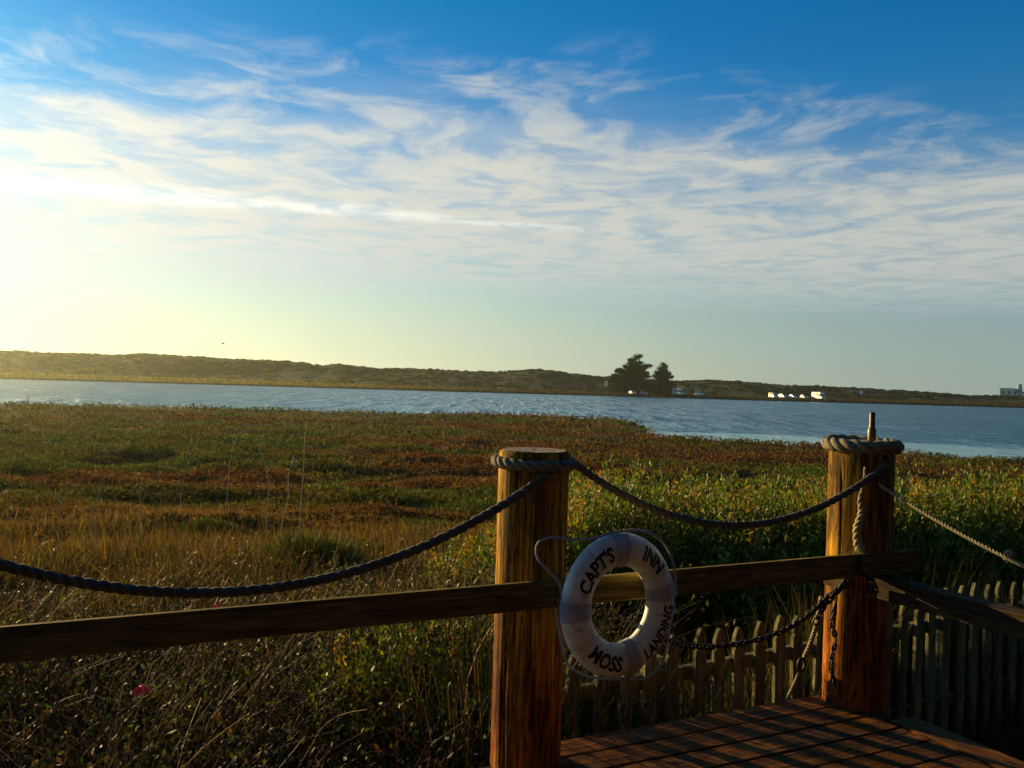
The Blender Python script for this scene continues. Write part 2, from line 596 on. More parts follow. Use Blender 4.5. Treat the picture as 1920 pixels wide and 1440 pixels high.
def mat_water():
    m, k, b, out = new_mat('lagoon_water')
    tc = k.new('ShaderNodeTexCoord')
    v = tc.outputs['Object']
    b.inputs['Base Color'].default_value = (0.003, 0.115, 0.205, 1)
    b.inputs['Roughness'].default_value = 0.12
    b.inputs['IOR'].default_value = 1.33
    b.inputs['Specular IOR Level'].default_value = 0.34
    at = k.new('ShaderNodeAttribute')
    at.attribute_name = 'calm'
    calm = at.outputs['Fac']
    w1 = k.noise(k.vmath('MULTIPLY', v, (0.55, 1.0, 1.0)), 0.45, 4, 0.6, 0.3)
    w2 = k.noise(k.vmath('MULTIPLY', v, (0.6, 1.0, 1.0)), 2.0, 3, 0.6)
    w3 = k.noise(k.vmath('MULTIPLY', v, (0.6, 0.7, 1.0)), 0.16, 4, 0.65)
    fleck = k.step(k.noise(k.vmath('MULTIPLY', v, (0.42, 0.055, 1.0)), 1.0, 4, 0.65), 0.36, 0.62, 0.55, 1.35)
    gust = k.math('MULTIPLY', fleck, k.step(k.noise(k.vmath('MULTIPLY', v, (0.3, 1.0, 1.0)), 0.02, 4, 0.6), 0.3, 0.7, 0.75, 1.35))
    h = k.math('ADD', k.math('MULTIPLY', w1, 1.1), k.math('MULTIPLY', w2, 0.30))
    h = k.math('ADD', h, k.math('MULTIPLY', w3, 1.6))
    h = k.math('MULTIPLY', k.math('MULTIPLY', h, 1.15), k.math('MULTIPLY', gust, k.math('SUBTRACT', 1.0, k.math('MULTIPLY', calm, 0.97))))
    bump(k, b, h, 0.85, 1.0)
    rgh = k.math('SUBTRACT', 0.24, k.math('MULTIPLY', calm, 0.17))
    nrm = b.inputs['Normal'].links[0].from_socket
    df = k.new('ShaderNodeBsdfDiffuse')
    df.inputs['Color'].default_value = (0.003, 0.085, 0.150, 1)
    gl = k.new('ShaderNodeBsdfGlossy')
    gl.inputs['Color'].default_value = (0.76, 0.94, 1.0, 1)
    k.put(gl.inputs['Roughness'], rgh)
    fr = k.new('ShaderNodeFresnel')
    fr.inputs['IOR'].default_value = 1.33
    for nd in (df, gl, fr):
        k.l.new(nrm, nd.inputs['Normal'])
    mx = k.new('ShaderNodeMixShader')
    k.l.new(fr.outputs[0], mx.inputs[0])
    k.l.new(df.outputs[0], mx.inputs[1])
    k.l.new(gl.outputs[0], mx.inputs[2])
    k.l.new(mx.outputs[0], out.inputs[0])
    k.n.remove(b)
    return m


M['ground'] = mat_ground()
M['dune'] = mat_dune()
M['water'] = mat_water()

# ------------------------------------------------------------------ the ground, the lagoon, the far shore
WATER_Z = -3.0
BANK_T = [-2.5, -0.9, -0.577, -0.337, -0.096, 0.024, 0.120, 0.145, 0.155, 0.168, 0.35, 0.445, 0.577, 0.9, 2.5]
BANK_Y = [97, 100, 101, 103, 105, 110, 104, 98, 86, 72, 65, 60, 55, 52, 48]


def bank_y(x, y):
    t = np.asarray(x) / np.maximum(np.asarray(y), 5.0)
    b = np.interp(t, BANK_T, BANK_Y)
    return b + (fbm(np.asarray(x) * 0.35, np.asarray(y) * 0.0 + 3, 5) - 0.5) * 2.2


def ground_z(x, y):
    x = np.asarray(x, dtype=float)
    y = np.asarray(y, dtype=float)
    s = sstep(y, 6, 30) * 0.55 + sstep(y, 15, 70) * 0.45
    z = -0.75 - 1.98 * s
    hum = (fbm(x * 0.42, y * 0.50, 2, 4) - 0.5)
    big = (fbm(x * 0.10, y * 0.16, 8, 3) - 0.5)
    z = z + hum * (0.25 + 0.65 * sstep(y, 8, 25) - 0.40 * sstep(y, 45, 70)) + big * (0.55 * sstep(y, 8, 30) - 0.25 * sstep(y, 45, 70))
    d = bank_y(x, y) - y
    z = z + 0.10 * sstep(d, 9, 1.5)          # a low levee at the bank
    z = np.where(d < 1.2, z * sstep(d, -0.6, 1.2) + (-4.2) * (1 - sstep(d, -0.6, 1.2)), z)
    return z


def build_ground():
    rows = np.concatenate([np.linspace(-8, 4, 14), np.geomspace(4.3, 130, 300)])
    ts = np.linspace(-1.5, 1.5, 420)
    Y, T = np.meshgrid(rows, ts, indexing='ij')
    X = T * (Y + 12)
    Z = ground_z(X, Y)
    n, m = Y.shape
    V = np.stack([X, Y, Z], -1).reshape(-1, 3)
    i, j = np.meshgrid(np.arange(n - 1), np.arange(m - 1), indexing='ij')
    a = (i * m + j).ravel()
    Q = np.stack([a, a + 1, a + m + 1, a + m], -1)
    tag(mesh_np('marsh_ground', V, Q, M['ground'], smooth=True), kind='structure')


def build_water():
    ts = np.linspace(-2.8, 2.8, 200)
    rows = np.geomspace(38, 420, 160)
    Y, T = np.meshgrid(rows, ts, indexing='ij')
    X = T * Y
    V = np.stack([X, Y, np.full_like(X, WATER_Z)], -1).reshape(-1, 3)
    n, m = Y.shape
    i, j = np.meshgrid(np.arange(n - 1), np.arange(m - 1), indexing='ij')
    a = (i * m + j).ravel()
    o = mesh_np('lagoon_water', V, np.stack([a, a + 1, a + m + 1, a + m], -1), M['water'], smooth=True)
    # water in the lee of the near bank lies smoother
    d = V[:, 1] - bank_y(V[:, 0], V[:, 1])
    wd = 8 + 16 * sstep(V[:, 0], 0, 25)
    calm = 1 - sstep((d + (fbm(V[:, 0] * 0.05, V[:, 1] * 0.2, 4) - 0.5) * 6) / wd, 0.75, 1.35)
    at = o.data.attributes.new('calm', 'FLOAT', 'POINT')
    at.data.foreach_set('value', calm.astype(np.float32))
    tag(o, kind='structure')


DX = [-900, -420, -260, -208, -187, -149, -107, -96, -89, -68, -42, -8, 13, 27, 46, 81, 100, 132, 160, 195, 235, 260, 330, 900]
DH = [9, 9.0, 8.6, 8.6, 9.4, 8.0, 7.0, 6.0, 7.0, 5.3, 5.8, 4.9, 6.9, 5.2, 4.2, 2.7, 4.0, 3.2, 2.2, 1.9, 0.2, 0.0, 0.0, 0.0]


def far_z(x, y):
    x = np.asarray(x, dtype=float)
    y = np.asarray(y, dtype=float)
    top = np.interp(x * 450 / np.maximum(y, 300), DX, DH) + EYE - 0.9
    n = fbm(x * 0.035, y * 0.03, 21, 4) - 0.5
    n2 = fbm(x * 0.16, y * 0.14, 23, 3) - 0.5
    shore = 331 + (fbm(x * 0.02, x * 0 + 1.5, 31, 3) - 0.5) * 8
    lowl = sstep(-x, 20, 140)
    base = -3.4 + 1.0 * sstep(y, shore - 2, shore + 3) + 1.1 * sstep(y, shore + 3, shore + 30) * (0.6 + 0.4 * lowl)
    start = 362 + 22 * lowl
    up = sstep(y, start, 452)
    z = base + (top - base) * up + n * 4.5 * up * (1 - 0.6 * sstep(y, 430, 455)) + n2 * 0.8 * sstep(y, start, start + 20)
    dn = sstep(y, 480, 620)
    z = z * (1 - dn) + (-2.0) * dn
    return z


def build_far_shore():
    rows = np.concatenate([np.linspace(318, 500, 150), np.linspace(505, 700, 20), np.linspace(720, 1000, 5)])
    cols = np.concatenate([np.linspace(-1200, -420, 14), np.linspace(-400, 420, 420), np.linspace(440, 1200, 14)])
    Y, X = np.meshgrid(rows, cols, indexing='ij')
    Z = far_z(X, Y)
    n, m = Y.shape
    V = np.stack([X, Y, Z], -1).reshape(-1, 3)
    i, j = np.meshgrid(np.arange(n - 1), np.arange(m - 1), indexing='ij')
    a = (i * m + j).ravel()
    tag(mesh_np('dune_terrain', V, np.stack([a, a + 1, a + m + 1, a + m], -1), M['dune'], smooth=True), kind='structure')


build_ground()
build_water()
build_far_shore()


# ------------------------------------------------------------------ plants: generators
def blades(base, h, w, lean_a, lean, col, curl=0.35):
    n = len(base)
    h = np.broadcast_to(h, (n,))
    w = np.broadcast_to(w, (n,))
    lean = np.broadcast_to(lean, (n,))
    dirv = np.stack([np.cos(lean_a), np.sin(lean_a), np.zeros(n)], 1)
    sa = lean_a + np.pi / 2 + rng.normal(0, 0.5, n)
    side = np.stack([np.cos(sa), np.sin(sa), np.zeros(n)], 1) * (w / 2)[:, None]
    up = np.array([0, 0, 1.0])
    mid = base + up * (h * 0.55)[:, None] + dirv * (h * lean * 0.4)[:, None]
    tip = base + up * (h * (1 - curl * lean ** 2))[:, None] + dirv * (h * lean)[:, None]
    V = np.stack([base - side, base + side, mid - side * 0.75, mid + side * 0.75, tip], 1).reshape(-1, 3)
    o = (np.arange(n) * 5)[:, None]
    T = np.stack([o + [0, 1, 3], o + [0, 3, 2], o + [2, 3, 4]], 1).reshape(-1, 3)
    return V, T, np.repeat(col, 5, axis=0)


def leaves(c, d, l, w, col):
    n = len(c)
    l = np.broadcast_to(l, (n,))[:, None]
    w = np.broadcast_to(w, (n,))[:, None]
    d = d / (np.linalg.norm(d, axis=1)[:, None] + 1e-9)
    s = np.cross(d, rng.normal(size=(n, 3)))
    s /= np.linalg.norm(s, axis=1)[:, None] + 1e-9
    nn = np.cross(d, s)
    V = np.stack([c - d * l / 2, c + s * w / 2 + nn * w * 0.12, c + d * l / 2, c - s * w / 2 + nn * w * 0.12], 1).reshape(-1, 3)
    o = (np.arange(n) * 4)[:, None]
    T = np.stack([o + [0, 1, 2], o + [0, 2, 3]], 1).reshape(-1, 3)
    return V, T, np.repeat(col, 4, axis=0)


def joinc(parts):
    Vs, Ts, Cs, o = [], [], [], 0
    for V, T, c in parts:
        Vs.append(V)
        Ts.append(T + o)
        Cs.append(c)
        o += len(V)
    return np.vstack(Vs), np.vstack(Ts), np.vstack(Cs)


def palette(n, cols, weights, var=0.3):
    cols = np.array(cols)
    w = np.array(weights, dtype=float)
    c = cols[rng.choice(len(cols), n, p=w / w.sum())]
    return np.clip(c * (1 + rng.normal(0, var, (n, 1))) * (1 + rng.normal(0, 0.08, (n, 3))), 0.004, 0.9)


def arcs(base, tip_off, sag, col, rad, steps=5, sides=3):
    """many thin curved twigs: base (n,3), tip offset (n,3), sideways bow (n,3)"""
    n = len(base)
    t = np.linspace(0, 1, steps + 1)
    P = base[:, None, :] + tip_off[:, None, :] * t[None, :, None] + sag[:, None, :] * (np.sin(t * np.pi))[None, :, None]
    a = np.linspace(0, 2 * np.pi, sides, endpoint=False)
    ax = np.cross(tip_off, rng.normal(size=(n, 3)))
    ax /= np.linalg.norm(ax, axis=1)[:, None] + 1e-9
    bx = np.cross(tip_off, ax)
    bx /= np.linalg.norm(bx, axis=1)[:, None] + 1e-9
    rr = np.broadcast_to(rad, (n,))[:, None] * (1 - 0.65 * t)[None, :]
    V = P[:, :, None, :] + rr[:, :, None, None] * (np.cos(a)[None, None, :, None] * ax[:, None, None, :] + np.sin(a)[None, None, :, None] * bx[:, None, None, :])
    per = (steps + 1) * sides
    V = V.reshape(-1, 3)
    tri = []
    for i in range(steps):
        for j in range(sides):
            j2 = (j + 1) % sides
            tri += [(i * sides + j, i * sides + j2, (i + 1) * sides + j2), (i * sides + j, (i + 1) * sides + j2, (i + 1) * sides + j)]
    T = (np.array(tri)[None] + (np.arange(n) * per)[:, None, None]).reshape(-1, 3)
    return V, T, np.repeat(col, per, axis=0), P


# ------------------------------------------------------------------ marsh plants out to the bank
def marsh():
    N = 56000
    inv = rng.uniform(1 / 116, 1 / 8.5, N)
    y = 1 / inv
    t = rng.uniform(-0.72, 0.72, N)
    x = t * y + rng.normal(0, 0.2, N)
    keep = (bank_y(x, y) - y) > 0.5
    keep &= ~((y < 12.0) & (x > -0.6))
    x, y = x[keep], y[keep]
    z = ground_z(x, y)
    n = len(x)
    # colour patches: red-brown pickleweed, olive and bright green, straw
    p1 = fbm(x * 0.10, y * 0.22, 41, 4)
    p2 = fbm(x * 0.22 + 9, y * 0.5, 43, 4)
    leftness = sstep(-x / y, 0.0, 0.5) * 0.20 * sstep(y, 14, 40)
    red = np.array([0.105, 0.044, 0.014])
    rust = np.array([0.135, 0.075, 0.016])
    straw = np.array([0.17, 0.11, 0.030])
    olive = np.array([0.080, 0.090, 0.015])
    green = np.array([0.052, 0.120, 0.013])
    g = sstep(p1 + leftness, 0.46, 0.58)
    s = sstep(p2, 0.52, 0.66)
    base = (red * (1 - s)[:, None] + rust * s[:, None]) * (1 - g)[:, None] + (olive * (1 - s)[:, None] + green * s[:, None]) * g[:, None]
    nearstraw = (1 - sstep(y, 12, 17)) * 0.75 + 0.12
    pick = rng.random(n) < nearstraw
    base[pick] = straw
    base *= 1 + rng.normal(0, 0.22, (n, 1))
    # cushions of stubby shoots, light and dark clumps
    base *= (0.36 + 0.85 * fbm(x * 0.55, y * 0.9, 45, 3))[:, None]
    per = 15
    idx = np.repeat(np.arange(n), per)
    m = len(idx)
    sz = 0.55 + 1.0 * fbm(x * 0.6, y * 0.8, 47, 3)
    spread = (0.10 + 0.0060 * y)[idx]
    B = np.stack([x[idx] + rng.normal(0, 1, m) * spread * 1.5, y[idx] + rng.normal(0, 1, m) * spread, np.zeros(m)], 1)
    ok = (bank_y(B[:, 0], B[:, 1]) - B[:, 1]) > 0.3
    idx, B = idx[ok], B[ok]
    m = len(idx)
    hh = (0.16 + 0.0016 * y[idx]) * sz[idx]
    B[:, 2] = ground_z(B[:, 0], B[:, 1]) + hh * rng.random(m) ** 1.3
    col = np.clip(base[idx] * (1 + rng.normal(0, 0.24, (m, 1))), 0.004, 0.6)
    l = (0.035 + 0.0026 * y[idx]) * rng.uniform(0.6, 1.5, m)
    d = rng.normal(size=(m, 3)) * [1, 1, 0.8] + [0, 0, 0.7]
    L1 = leaves(B, d, l, l * 0.5, col)
    # scattered upright shoots
    pk = rng.random(m) < 0.16
    Bb = B[pk].copy()
    Bb[:, 2] = ground_z(Bb[:, 0], Bb[:, 1]) - 0.02
    mm = len(Bb)
    yy = y[idx[pk]]
    L2 = blades(Bb, (0.20 + 0.0018 * yy) * sz[idx[pk]] * rng.uniform(0.6, 1.5, mm), (0.006 + 0.0009 * yy), rng.uniform(0, 6.3, mm), rng.uniform(0.1, 0.9, mm), np.clip(col[pk] * 1.15, 0, 0.6))
    V, T, c = joinc([L1, L2])
    tag(mesh_np('marsh_pickleweed', V, T, M['grass'], c), 'low red-brown and green pickleweed covering the marsh flat', 'marsh plants', kind='stuff')


marsh()


# ------------------------------------------------------------------ dune scrub and the far marsh fringe
def dune_scrub():
    n = 5200
    x = rng.uniform(-330, 330, n)
    y = rng.uniform(366, 470, n)
    keep = (y > 366 + 20 * sstep(-x, 20, 140)) & (fbm(x * 0.03, y * 0.03, 77, 3) < 0.68)
    x, y = x[keep], y[keep]
    z = far_z(x, y)
    n = len(x)
    per = 46
    idx = np.repeat(np.arange(n), per)
    m = len(idx)
    r = rng.uniform(0.5, 1.7, n)
    d = rng.normal(size=(m, 3))
    d /= np.linalg.norm(d, axis=1)[:, None]
    d[:, 2] = np.abs(d[:, 2]) * 0.5
    rad = r[idx] * rng.uniform(0.55, 1.05, m)
    c = np.stack([x, y, z - 0.2], 1)[idx] + d * rad[:, None]
    base = palette(n, [(0.017, 0.036, 0.005), (0.034, 0.066, 0.006), (0.080, 0.110, 0.010), (0.022, 0.023, 0.009)], [3, 3, 1.8, 0.8], 0.3)
    base *= (0.28 + 1.4 * sstep(-x, -40, 160))[:, None]  # brighter to the left: sunward glare put into the scrub colour
    col = np.clip(base[idx] * (1 + rng.normal(0, 0.2, (m, 1))), 0.003, 0.5)
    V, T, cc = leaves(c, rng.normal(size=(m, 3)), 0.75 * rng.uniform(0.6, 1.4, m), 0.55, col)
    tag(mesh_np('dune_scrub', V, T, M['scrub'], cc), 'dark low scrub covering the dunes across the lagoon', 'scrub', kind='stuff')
    # fringe of reeds along the far waterline
    m = 26000
    x = rng.uniform(-330, 330, m)
    y = 331 + rng.random(m) ** 1.5 * (28 + 14 * sstep(-x, 20, 140))
    z = far_z(x, y)
    ok = z > -2.7
    x, y, z = x[ok], y[ok], z[ok]
    m = len(x)
    base = palette(m, [(0.20, 0.15, 0.035), (0.13, 0.12, 0.03), (0.12, 0.07, 0.025)], [3, 3, 1], 0.2)
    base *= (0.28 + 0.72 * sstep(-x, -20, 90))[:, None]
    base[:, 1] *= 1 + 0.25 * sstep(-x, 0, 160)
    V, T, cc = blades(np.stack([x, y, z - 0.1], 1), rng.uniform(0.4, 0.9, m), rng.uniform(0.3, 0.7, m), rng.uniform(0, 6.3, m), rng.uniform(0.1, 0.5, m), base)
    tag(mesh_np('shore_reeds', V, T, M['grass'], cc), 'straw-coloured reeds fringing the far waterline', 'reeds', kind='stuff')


dune_scrub()


# ------------------------------------------------------------------ brush, dry grass, hedge and fence ground by the deck
def in_deck(x, y):
    """over the deck or the corridor just outside its rim"""
    q = Vector((0, 0))
    a = (x - P1[0]) * U[0] + (y - P1[1]) * U[1]
    b = (x - P1[0]) * NV[0] + (y - P1[1]) * NV[1]
    return a, b


A = math.atan2(0.80, 1.605)
U = Vector((math.cos(A), math.sin(A), 0))            # along the railing, away to the right
NV = Vector((math.sin(A), -math.cos(A), 0))          # from the railing towards the deck
ZV = Vector((0, 0, 1))
P1 = Vector((0.095, 3.50, 0))
P2 = Vector((1.705, 4.30, 0))


def brush():
    # thicket pressed up to the deck on the left, thinning into dry grass
    def top(x, y):
        return -0.10 + 0.70 * (fbm(x * 1.3, y * 1.1, 61, 3) - 0.5) - 0.30 * sstep(y, 5.5, 9.5) + 0.58 * np.exp(-((x + 0.35) / 1.0) ** 2 - ((y - 5.4) / 1.1) ** 2)
    n = 11500
    y = 1 / rng.uniform(1 / 9.8, 1 / 2.35, n)
    x = rng.uniform(-0.74, 0.08, n) * y
    a, b = in_deck(x, y)
    ok = (b < -0.20) & ((a < 0.2) | (b < -1.15)) & (x < 1.2)
    x, y = x[ok], y[ok]
    n = len(x)
    g = ground_z(x, y)
    h = np.maximum(0.15, top(x, y) - g) * rng.uniform(0.55, 1.12, n)
    # twigs
    ang = rng.uniform(0, 2 * np.pi, n)
    ln = rng.uniform(0.1, 0.9, n) * h
    off = np.stack([np.cos(ang) * ln + 0.18 * h, np.sin(ang) * ln * 0.7, h], 1)
    sag = rng.normal(0, 0.10, (n, 3)) * h[:, None]
    tc = palette(n, [(0.13, 0.085, 0.035), (0.060, 0.040, 0.018), (0.24, 0.18, 0.09), (0.04, 0.045, 0.012)], [3, 4, 0.8, 2], 0.25)
    V1, T1, C1, P = arcs(np.stack([x, y, g], 1), off, sag, tc, rng.uniform(0.0016, 0.0042, n) * (0.7 + 0.09 * y))
    # small leaves along the twigs
    per = 17
    idx = np.repeat(np.arange(n), per)
    m = len(idx)
    tt = rng.uniform(0.15, 1.02, m)
    st = np.minimum((tt * 5).astype(int), 4)
    fr = (tt * 5 - st)[:, None]
    c = P[idx, st] * (1 - fr) + P[idx, st + 1] * fr + rng.normal(0, 0.025, (m, 3))
    dryness = sstep(y, 5.0, 8.5)[idx] * 0.8
    gcol = palette(m, [(0.018, 0.034, 0.006), (0.042, 0.066, 0.010), (0.046, 0.030, 0.010), (0.030, 0.017, 0.009), (0.16, 0.13, 0.045)], [4, 2.4, 3, 3, 0.5], 0.3)
    dcol = palette(m, [(0.10, 0.066, 0.018), (0.058, 0.036, 0.012), (0.036, 0.042, 0.010)], [3, 3, 2.5], 0.3)
    pick = rng.random(m) < dryness
    gcol[pick] = dcol[pick]
    sz = rng.uniform(0.009, 0.028, m) * (0.8 + 0.06 * c[:, 1])
    V2, T2, C2 = leaves(c, rng.normal(size=(m, 3)) + [0, 0, 0.6], sz * 1.5, sz * 0.75, gcol)
    V, T, cc = joinc([(V1, T1, C1), (V2, T2, C2)])
    tag(mesh_np('bramble_thicket', V, T, M['leaf'], cc), 'tangled dark bramble and twigs growing up against the railing', 'brush', kind='stuff')
    # long bent stems that stick out of it
    n = 1300
    y = 1 / rng.uniform(1 / 10.0, 1 / 2.9, n)
    x = rng.uniform(-0.66, 0.02, n) * y
    a, b = in_deck(x, y)
    ok = (b < -0.25)
    x, y = x[ok], y[ok]
    n = len(x)
    g = ground_z(x, y)
    h = np.maximum(0.25, top(x, y) - g) * rng.uniform(1.0, 1.30, n)
    ang = rng.uniform(0, 2 * np.pi, n)
    ln = rng.uniform(0.1, 0.75, n) * h
    off = np.stack([np.cos(ang) * ln, np.sin(ang) * ln, h * rng.uniform(0.8, 1.0, n)], 1)
    sag = np.stack([np.cos(ang) * -0.18 * h, np.sin(ang) * -0.18 * h, 0.12 * h], 1) * rng.uniform(-0.4, 1.4, (n, 1))
    tc = palette(n, [(0.25, 0.175, 0.075), (0.15, 0.10, 0.04), (0.40, 0.32, 0.19), (0.11, 0.12, 0.03)], [3, 4, 0.5, 1.5], 0.25)
    V, T, cc, P = arcs(np.stack([x, y, g], 1), off, sag, tc, rng.uniform(0.0018, 0.0046, n), steps=9, sides=4)
    tag(mesh_np('bent_dry_stems', V, T, M['leaf'], cc), 'pale bent dead stems poking out of the bramble', 'brush', kind='stuff')
    # dry grass beyond the thicket
    n = 52000
    y = 1 / rng.uniform(1 / 14.0, 1 / 6.4, n)
    x = rng.uniform(-0.72, 0.72, n) * y
    a, b = in_deck(x, y)
    dens = fbm(x * 0.7, y * 0.7, 66, 3)
    ok = (b < -0.9) & (dens > 0.38) & ((x < 0.4 + 0.0 * y) | (y > 9.5))
    x, y, dens = x[ok], y[ok], dens[ok]
    n = len(x)
    g = ground_z(x, y)
    hh = (0.20 + 0.42 * sstep(dens, 0.35, 0.62)) * rng.uniform(0.5, 1.3, n) * (1 - 0.35 * sstep(y, 9, 13))
    pal = palette(n, [(0.145, 0.098, 0.022), (0.095, 0.058, 0.017), (0.20, 0.145, 0.040), (0.046, 0.056, 0.011)], [4, 3, 1.0, 2.4], 0.25)
    V, T, cc = blades(np.stack([x, y, g - 0.02], 1), hh, rng.uniform(0.005, 0.011, n) * (0.6 + 0.07 * y), rng.uniform(0, 6.3, n), rng.uniform(0.05, 0.65, n), pal)
    tag(mesh_np('dry_grass', V, T, M['grass'], cc), 'straw-coloured dry grass between the bramble and the red marsh', 'grass', kind='stuff')
    # shaded grass on the strip round the fence and below the deck rim
    n = 16000
    y = rng.uniform(3.0, 9.0, n)
    x = rng.uniform(-0.2, 0.72, n) * y + 0.2
    a, b = in_deck(x, y)
    ok = ((b < -0.30) | (a > 2.1)) & (x > 0.0)
    x, y = x[ok], y[ok]
    n = len(x)
    pal = palette(n, [(0.05, 0.065, 0.014), (0.12, 0.08, 0.03), (0.09, 0.09, 0.022)], [3, 2, 2], 0.3)
    V, T, cc = blades(np.stack([x, y, ground_z(x, y) - 0.02], 1), rng.uniform(0.10, 0.38, n), rng.uniform(0.006, 0.012, n), rng.uniform(0, 6.3, n), rng.uniform(0.1, 0.9, n), pal)
    tag(mesh_np('rank_grass', V, T, M['grass'], cc), 'rank shaded grass round the foot of the picket fence', 'grass', kind='stuff')


brush()


def tussock(loc, r, h, seedc):
    n = 2600
    q = np.sqrt(rng.random(n)) * r
    an = rng.uniform(0, 2 * np.pi, n)
    x, y = loc[0] + np.cos(an) * q, loc[1] + np.sin(an) * q * 0.7
    z = ground_z(x, y) - 0.03 + h * 0.68 * (1 - (q / r) ** 2)
    pal = palette(n, [(0.045, 0.085, 0.012), (0.075, 0.115, 0.018), (0.04, 0.055, 0.012), (0.13, 0.095, 0.028)], [3, 2, 2, 1.5], 0.25)
    V, T, cc = blades(np.stack([x, y, z], 1), h * 0.27 * rng.uniform(0.4, 1.4, n), 0.012, an + rng.normal(0, 0.6, n), rng.uniform(0.1, 0.9, n), pal)
    V = V - np.array([loc[0], loc[1], 0])
    o = mesh_np('grass_tussock', V, T, M['grass'], cc)
    o.location = (loc[0], loc[1], 0)
    return o


t = W(575, 985, 9.6)
tag(tussock((t.x, t.y), 0.92, 0.70, 1), 'rounded bright green grass tussock, the largest, above the sagging rope', 'tussock', 'green tussocks in the marsh')
t = W(700, 975, 10.8)
tag(tussock((t.x, t.y), 0.45, 0.40, 2), 'small green tussock close beside the large round one', 'tussock', 'green tussocks in the marsh')
t = W(400, 945, 13.0)
tag(tussock((t.x, t.y), 0.75, 0.35, 3), 'flat wide green tussock on the red marsh behind the dry grass', 'tussock', 'green tussocks in the marsh')
t = W(800, 925, 14.5)
tag(tussock((t.x, t.y), 0.9, 0.40, 4), 'olive green tussock beside the golden bush near the roped post', 'tussock', 'green tussocks in the marsh')


# ------------------------------------------------------------------ the row of bushes behind the fence
def bush_mesh(name, r, h, nleaf, autumn):
    """crown (leaves) and stems of a feathery bush, origin at its foot"""
    ns = 150
    an = rng.uniform(0, 2 * np.pi, ns)
    rr = np.sqrt(rng.random(ns)) * r
    tipz = h * (0.62 + 0.38 * (1 - (rr / r) ** 2)) * rng.uniform(0.72, 1.12, ns)
    base = np.stack([np.cos(an) * rr * 0.35, np.sin(an) * rr * 0.35, np.zeros(ns)], 1)
    off = np.stack([np.cos(an) * rr * 0.75, np.sin(an) * rr * 0.75, tipz], 1)
    tc = palette(ns, [(0.14, 0.09, 0.04), (0.09, 0.08, 0.03)], [1, 1], 0.2)
    V1, T1, C1, P = arcs(base, off, rng.normal(0, 0.06, (ns, 3)), tc, 0.006, steps=5)
    idx = rng.integers(0, ns, nleaf)
    tt = rng.beta(2.2, 1.2, nleaf) * 1.03
    st = np.clip((tt * 5).astype(int), 0, 4)
    fr = (tt * 5 - st)[:, None]
    c = P[idx, st] * (1 - fr) + P[idx, st + 1] * fr
    c = c + rng.normal(0, 0.055, (nleaf, 3)) * (1.15 - 0.6 * tt)[:, None]
    warm = rng.random(ns) < autumn
    gc = palette(nleaf, [(0.085, 0.15, 0.014), (0.14, 0.19, 0.020), (0.20, 0.19, 0.03)], [3, 3, 1.6], 0.22)
    wc = palette(nleaf, [(0.32, 0.19, 0.03), (0.30, 0.22, 0.035), (0.27, 0.11, 0.03)], [3, 2, 1], 0.22)
    pick = warm[idx]
    gc[pick] = wc[pick]
    l = rng.uniform(0.032, 0.068, nleaf)
    d = off[idx] / np.linalg.norm(off[idx], axis=1)[:, None] + rng.normal(0, 0.7, (nleaf, 3))
    V2, T2, C2 = leaves(c, d, l, l * 0.42, gc)
    return (V1, T1, C1), (V2, T2, C2)


def hedge():
    protos = []
    for q, (r, h, au) in enumerate([(0.75, 1.30, 0.20), (0.65, 1.20, 0.38), (0.85, 1.38, 0.12)]):
        s, l = bush_mesh('bush', r, h, 9500, au)
        root = empty('marsh_bush', (0, 0, 0))
        st = mesh_np('stems', s[0], s[1], M['leaf'], s[2], parent=root)
        cr = mesh_np('crown', l[0], l[1], M['bush'], l[2], parent=root)
        protos.append([root, st, cr, False])
    # (photo x at the crown top, depth, proto, width scale, height scale)
    spots = [(905, 8.0, 1, 0.8, 0.72)]
    for i, xp in enumerate(range(1080, 2120, 54)):
        spots.append((xp + random.uniform(-12, 12), 7.5 + 0.35 * random.random() + 0.0010 * (xp - 1085), i % 3, random.uniform(0.85, 1.1), random.uniform(1.0, 1.16)))
    for i, xp in enumerate(range(1110, 2120, 76)):
        spots.append((xp + random.uniform(-16, 16), 8.6 + 0.5 * random.random() + 0.0010 * (xp - 1085), (i + 1) % 3, random.uniform(0.9, 1.15), random.uniform(0.98, 1.12)))
    for i, xp in enumerate(range(1070, 2120, 84)):
        spots.append((xp + random.uniform(-16, 16), 9.7 + 0.5 * random.random(), (i + 2) % 3, random.uniform(1.0, 1.25), random.uniform(0.92, 1.06)))
    spots.append((770, 4.75, 2, 0.62, 0.78))
    spots.append((880, 5.05, 0, 0.60, 0.86))
    for i, (xp, dp, k, ws, hs) in enumerate(spots):
        p = W(xp, 900, dp)
        if protos[k][3]:
            root = protos[k][0].copy()
            C.objects.link(root)
            for ch in protos[k][1:3]:
                c = ch.copy()
                C.objects.link(c)
                c.parent = root
        else:
            root = protos[k][0]
            protos[k][3] = True
        root.location = (p.x, p.y, float(ground_z(p.x, p.y)) - 0.03)
        root.rotation_euler = (0, 0, random.uniform(0, 6.28))
        root.scale = (ws, ws, hs * 1.0)
        if i == 0:
            tag(root, 'low golden bush on its own left of the post holding the lifebuoy', 'bush', 'leafy bushes on the marsh edge')
        elif dp < 6:
            tag(root, 'low dark green bush tangled in the bramble close beside the lifebuoy post' if xp > 800 else 'low bush with some golden leaves in the bramble under the long rail', 'bush', 'leafy bushes on the marsh edge')
        else:
            tag(root, ('leafy bush of mixed green and gold in the row behind the picket fence', 'mostly golden leafy bush in the row behind the picket fence', 'taller deep green bush in the row behind the picket fence')[k], 'bush', 'leafy bushes on the marsh edge')


hedge()


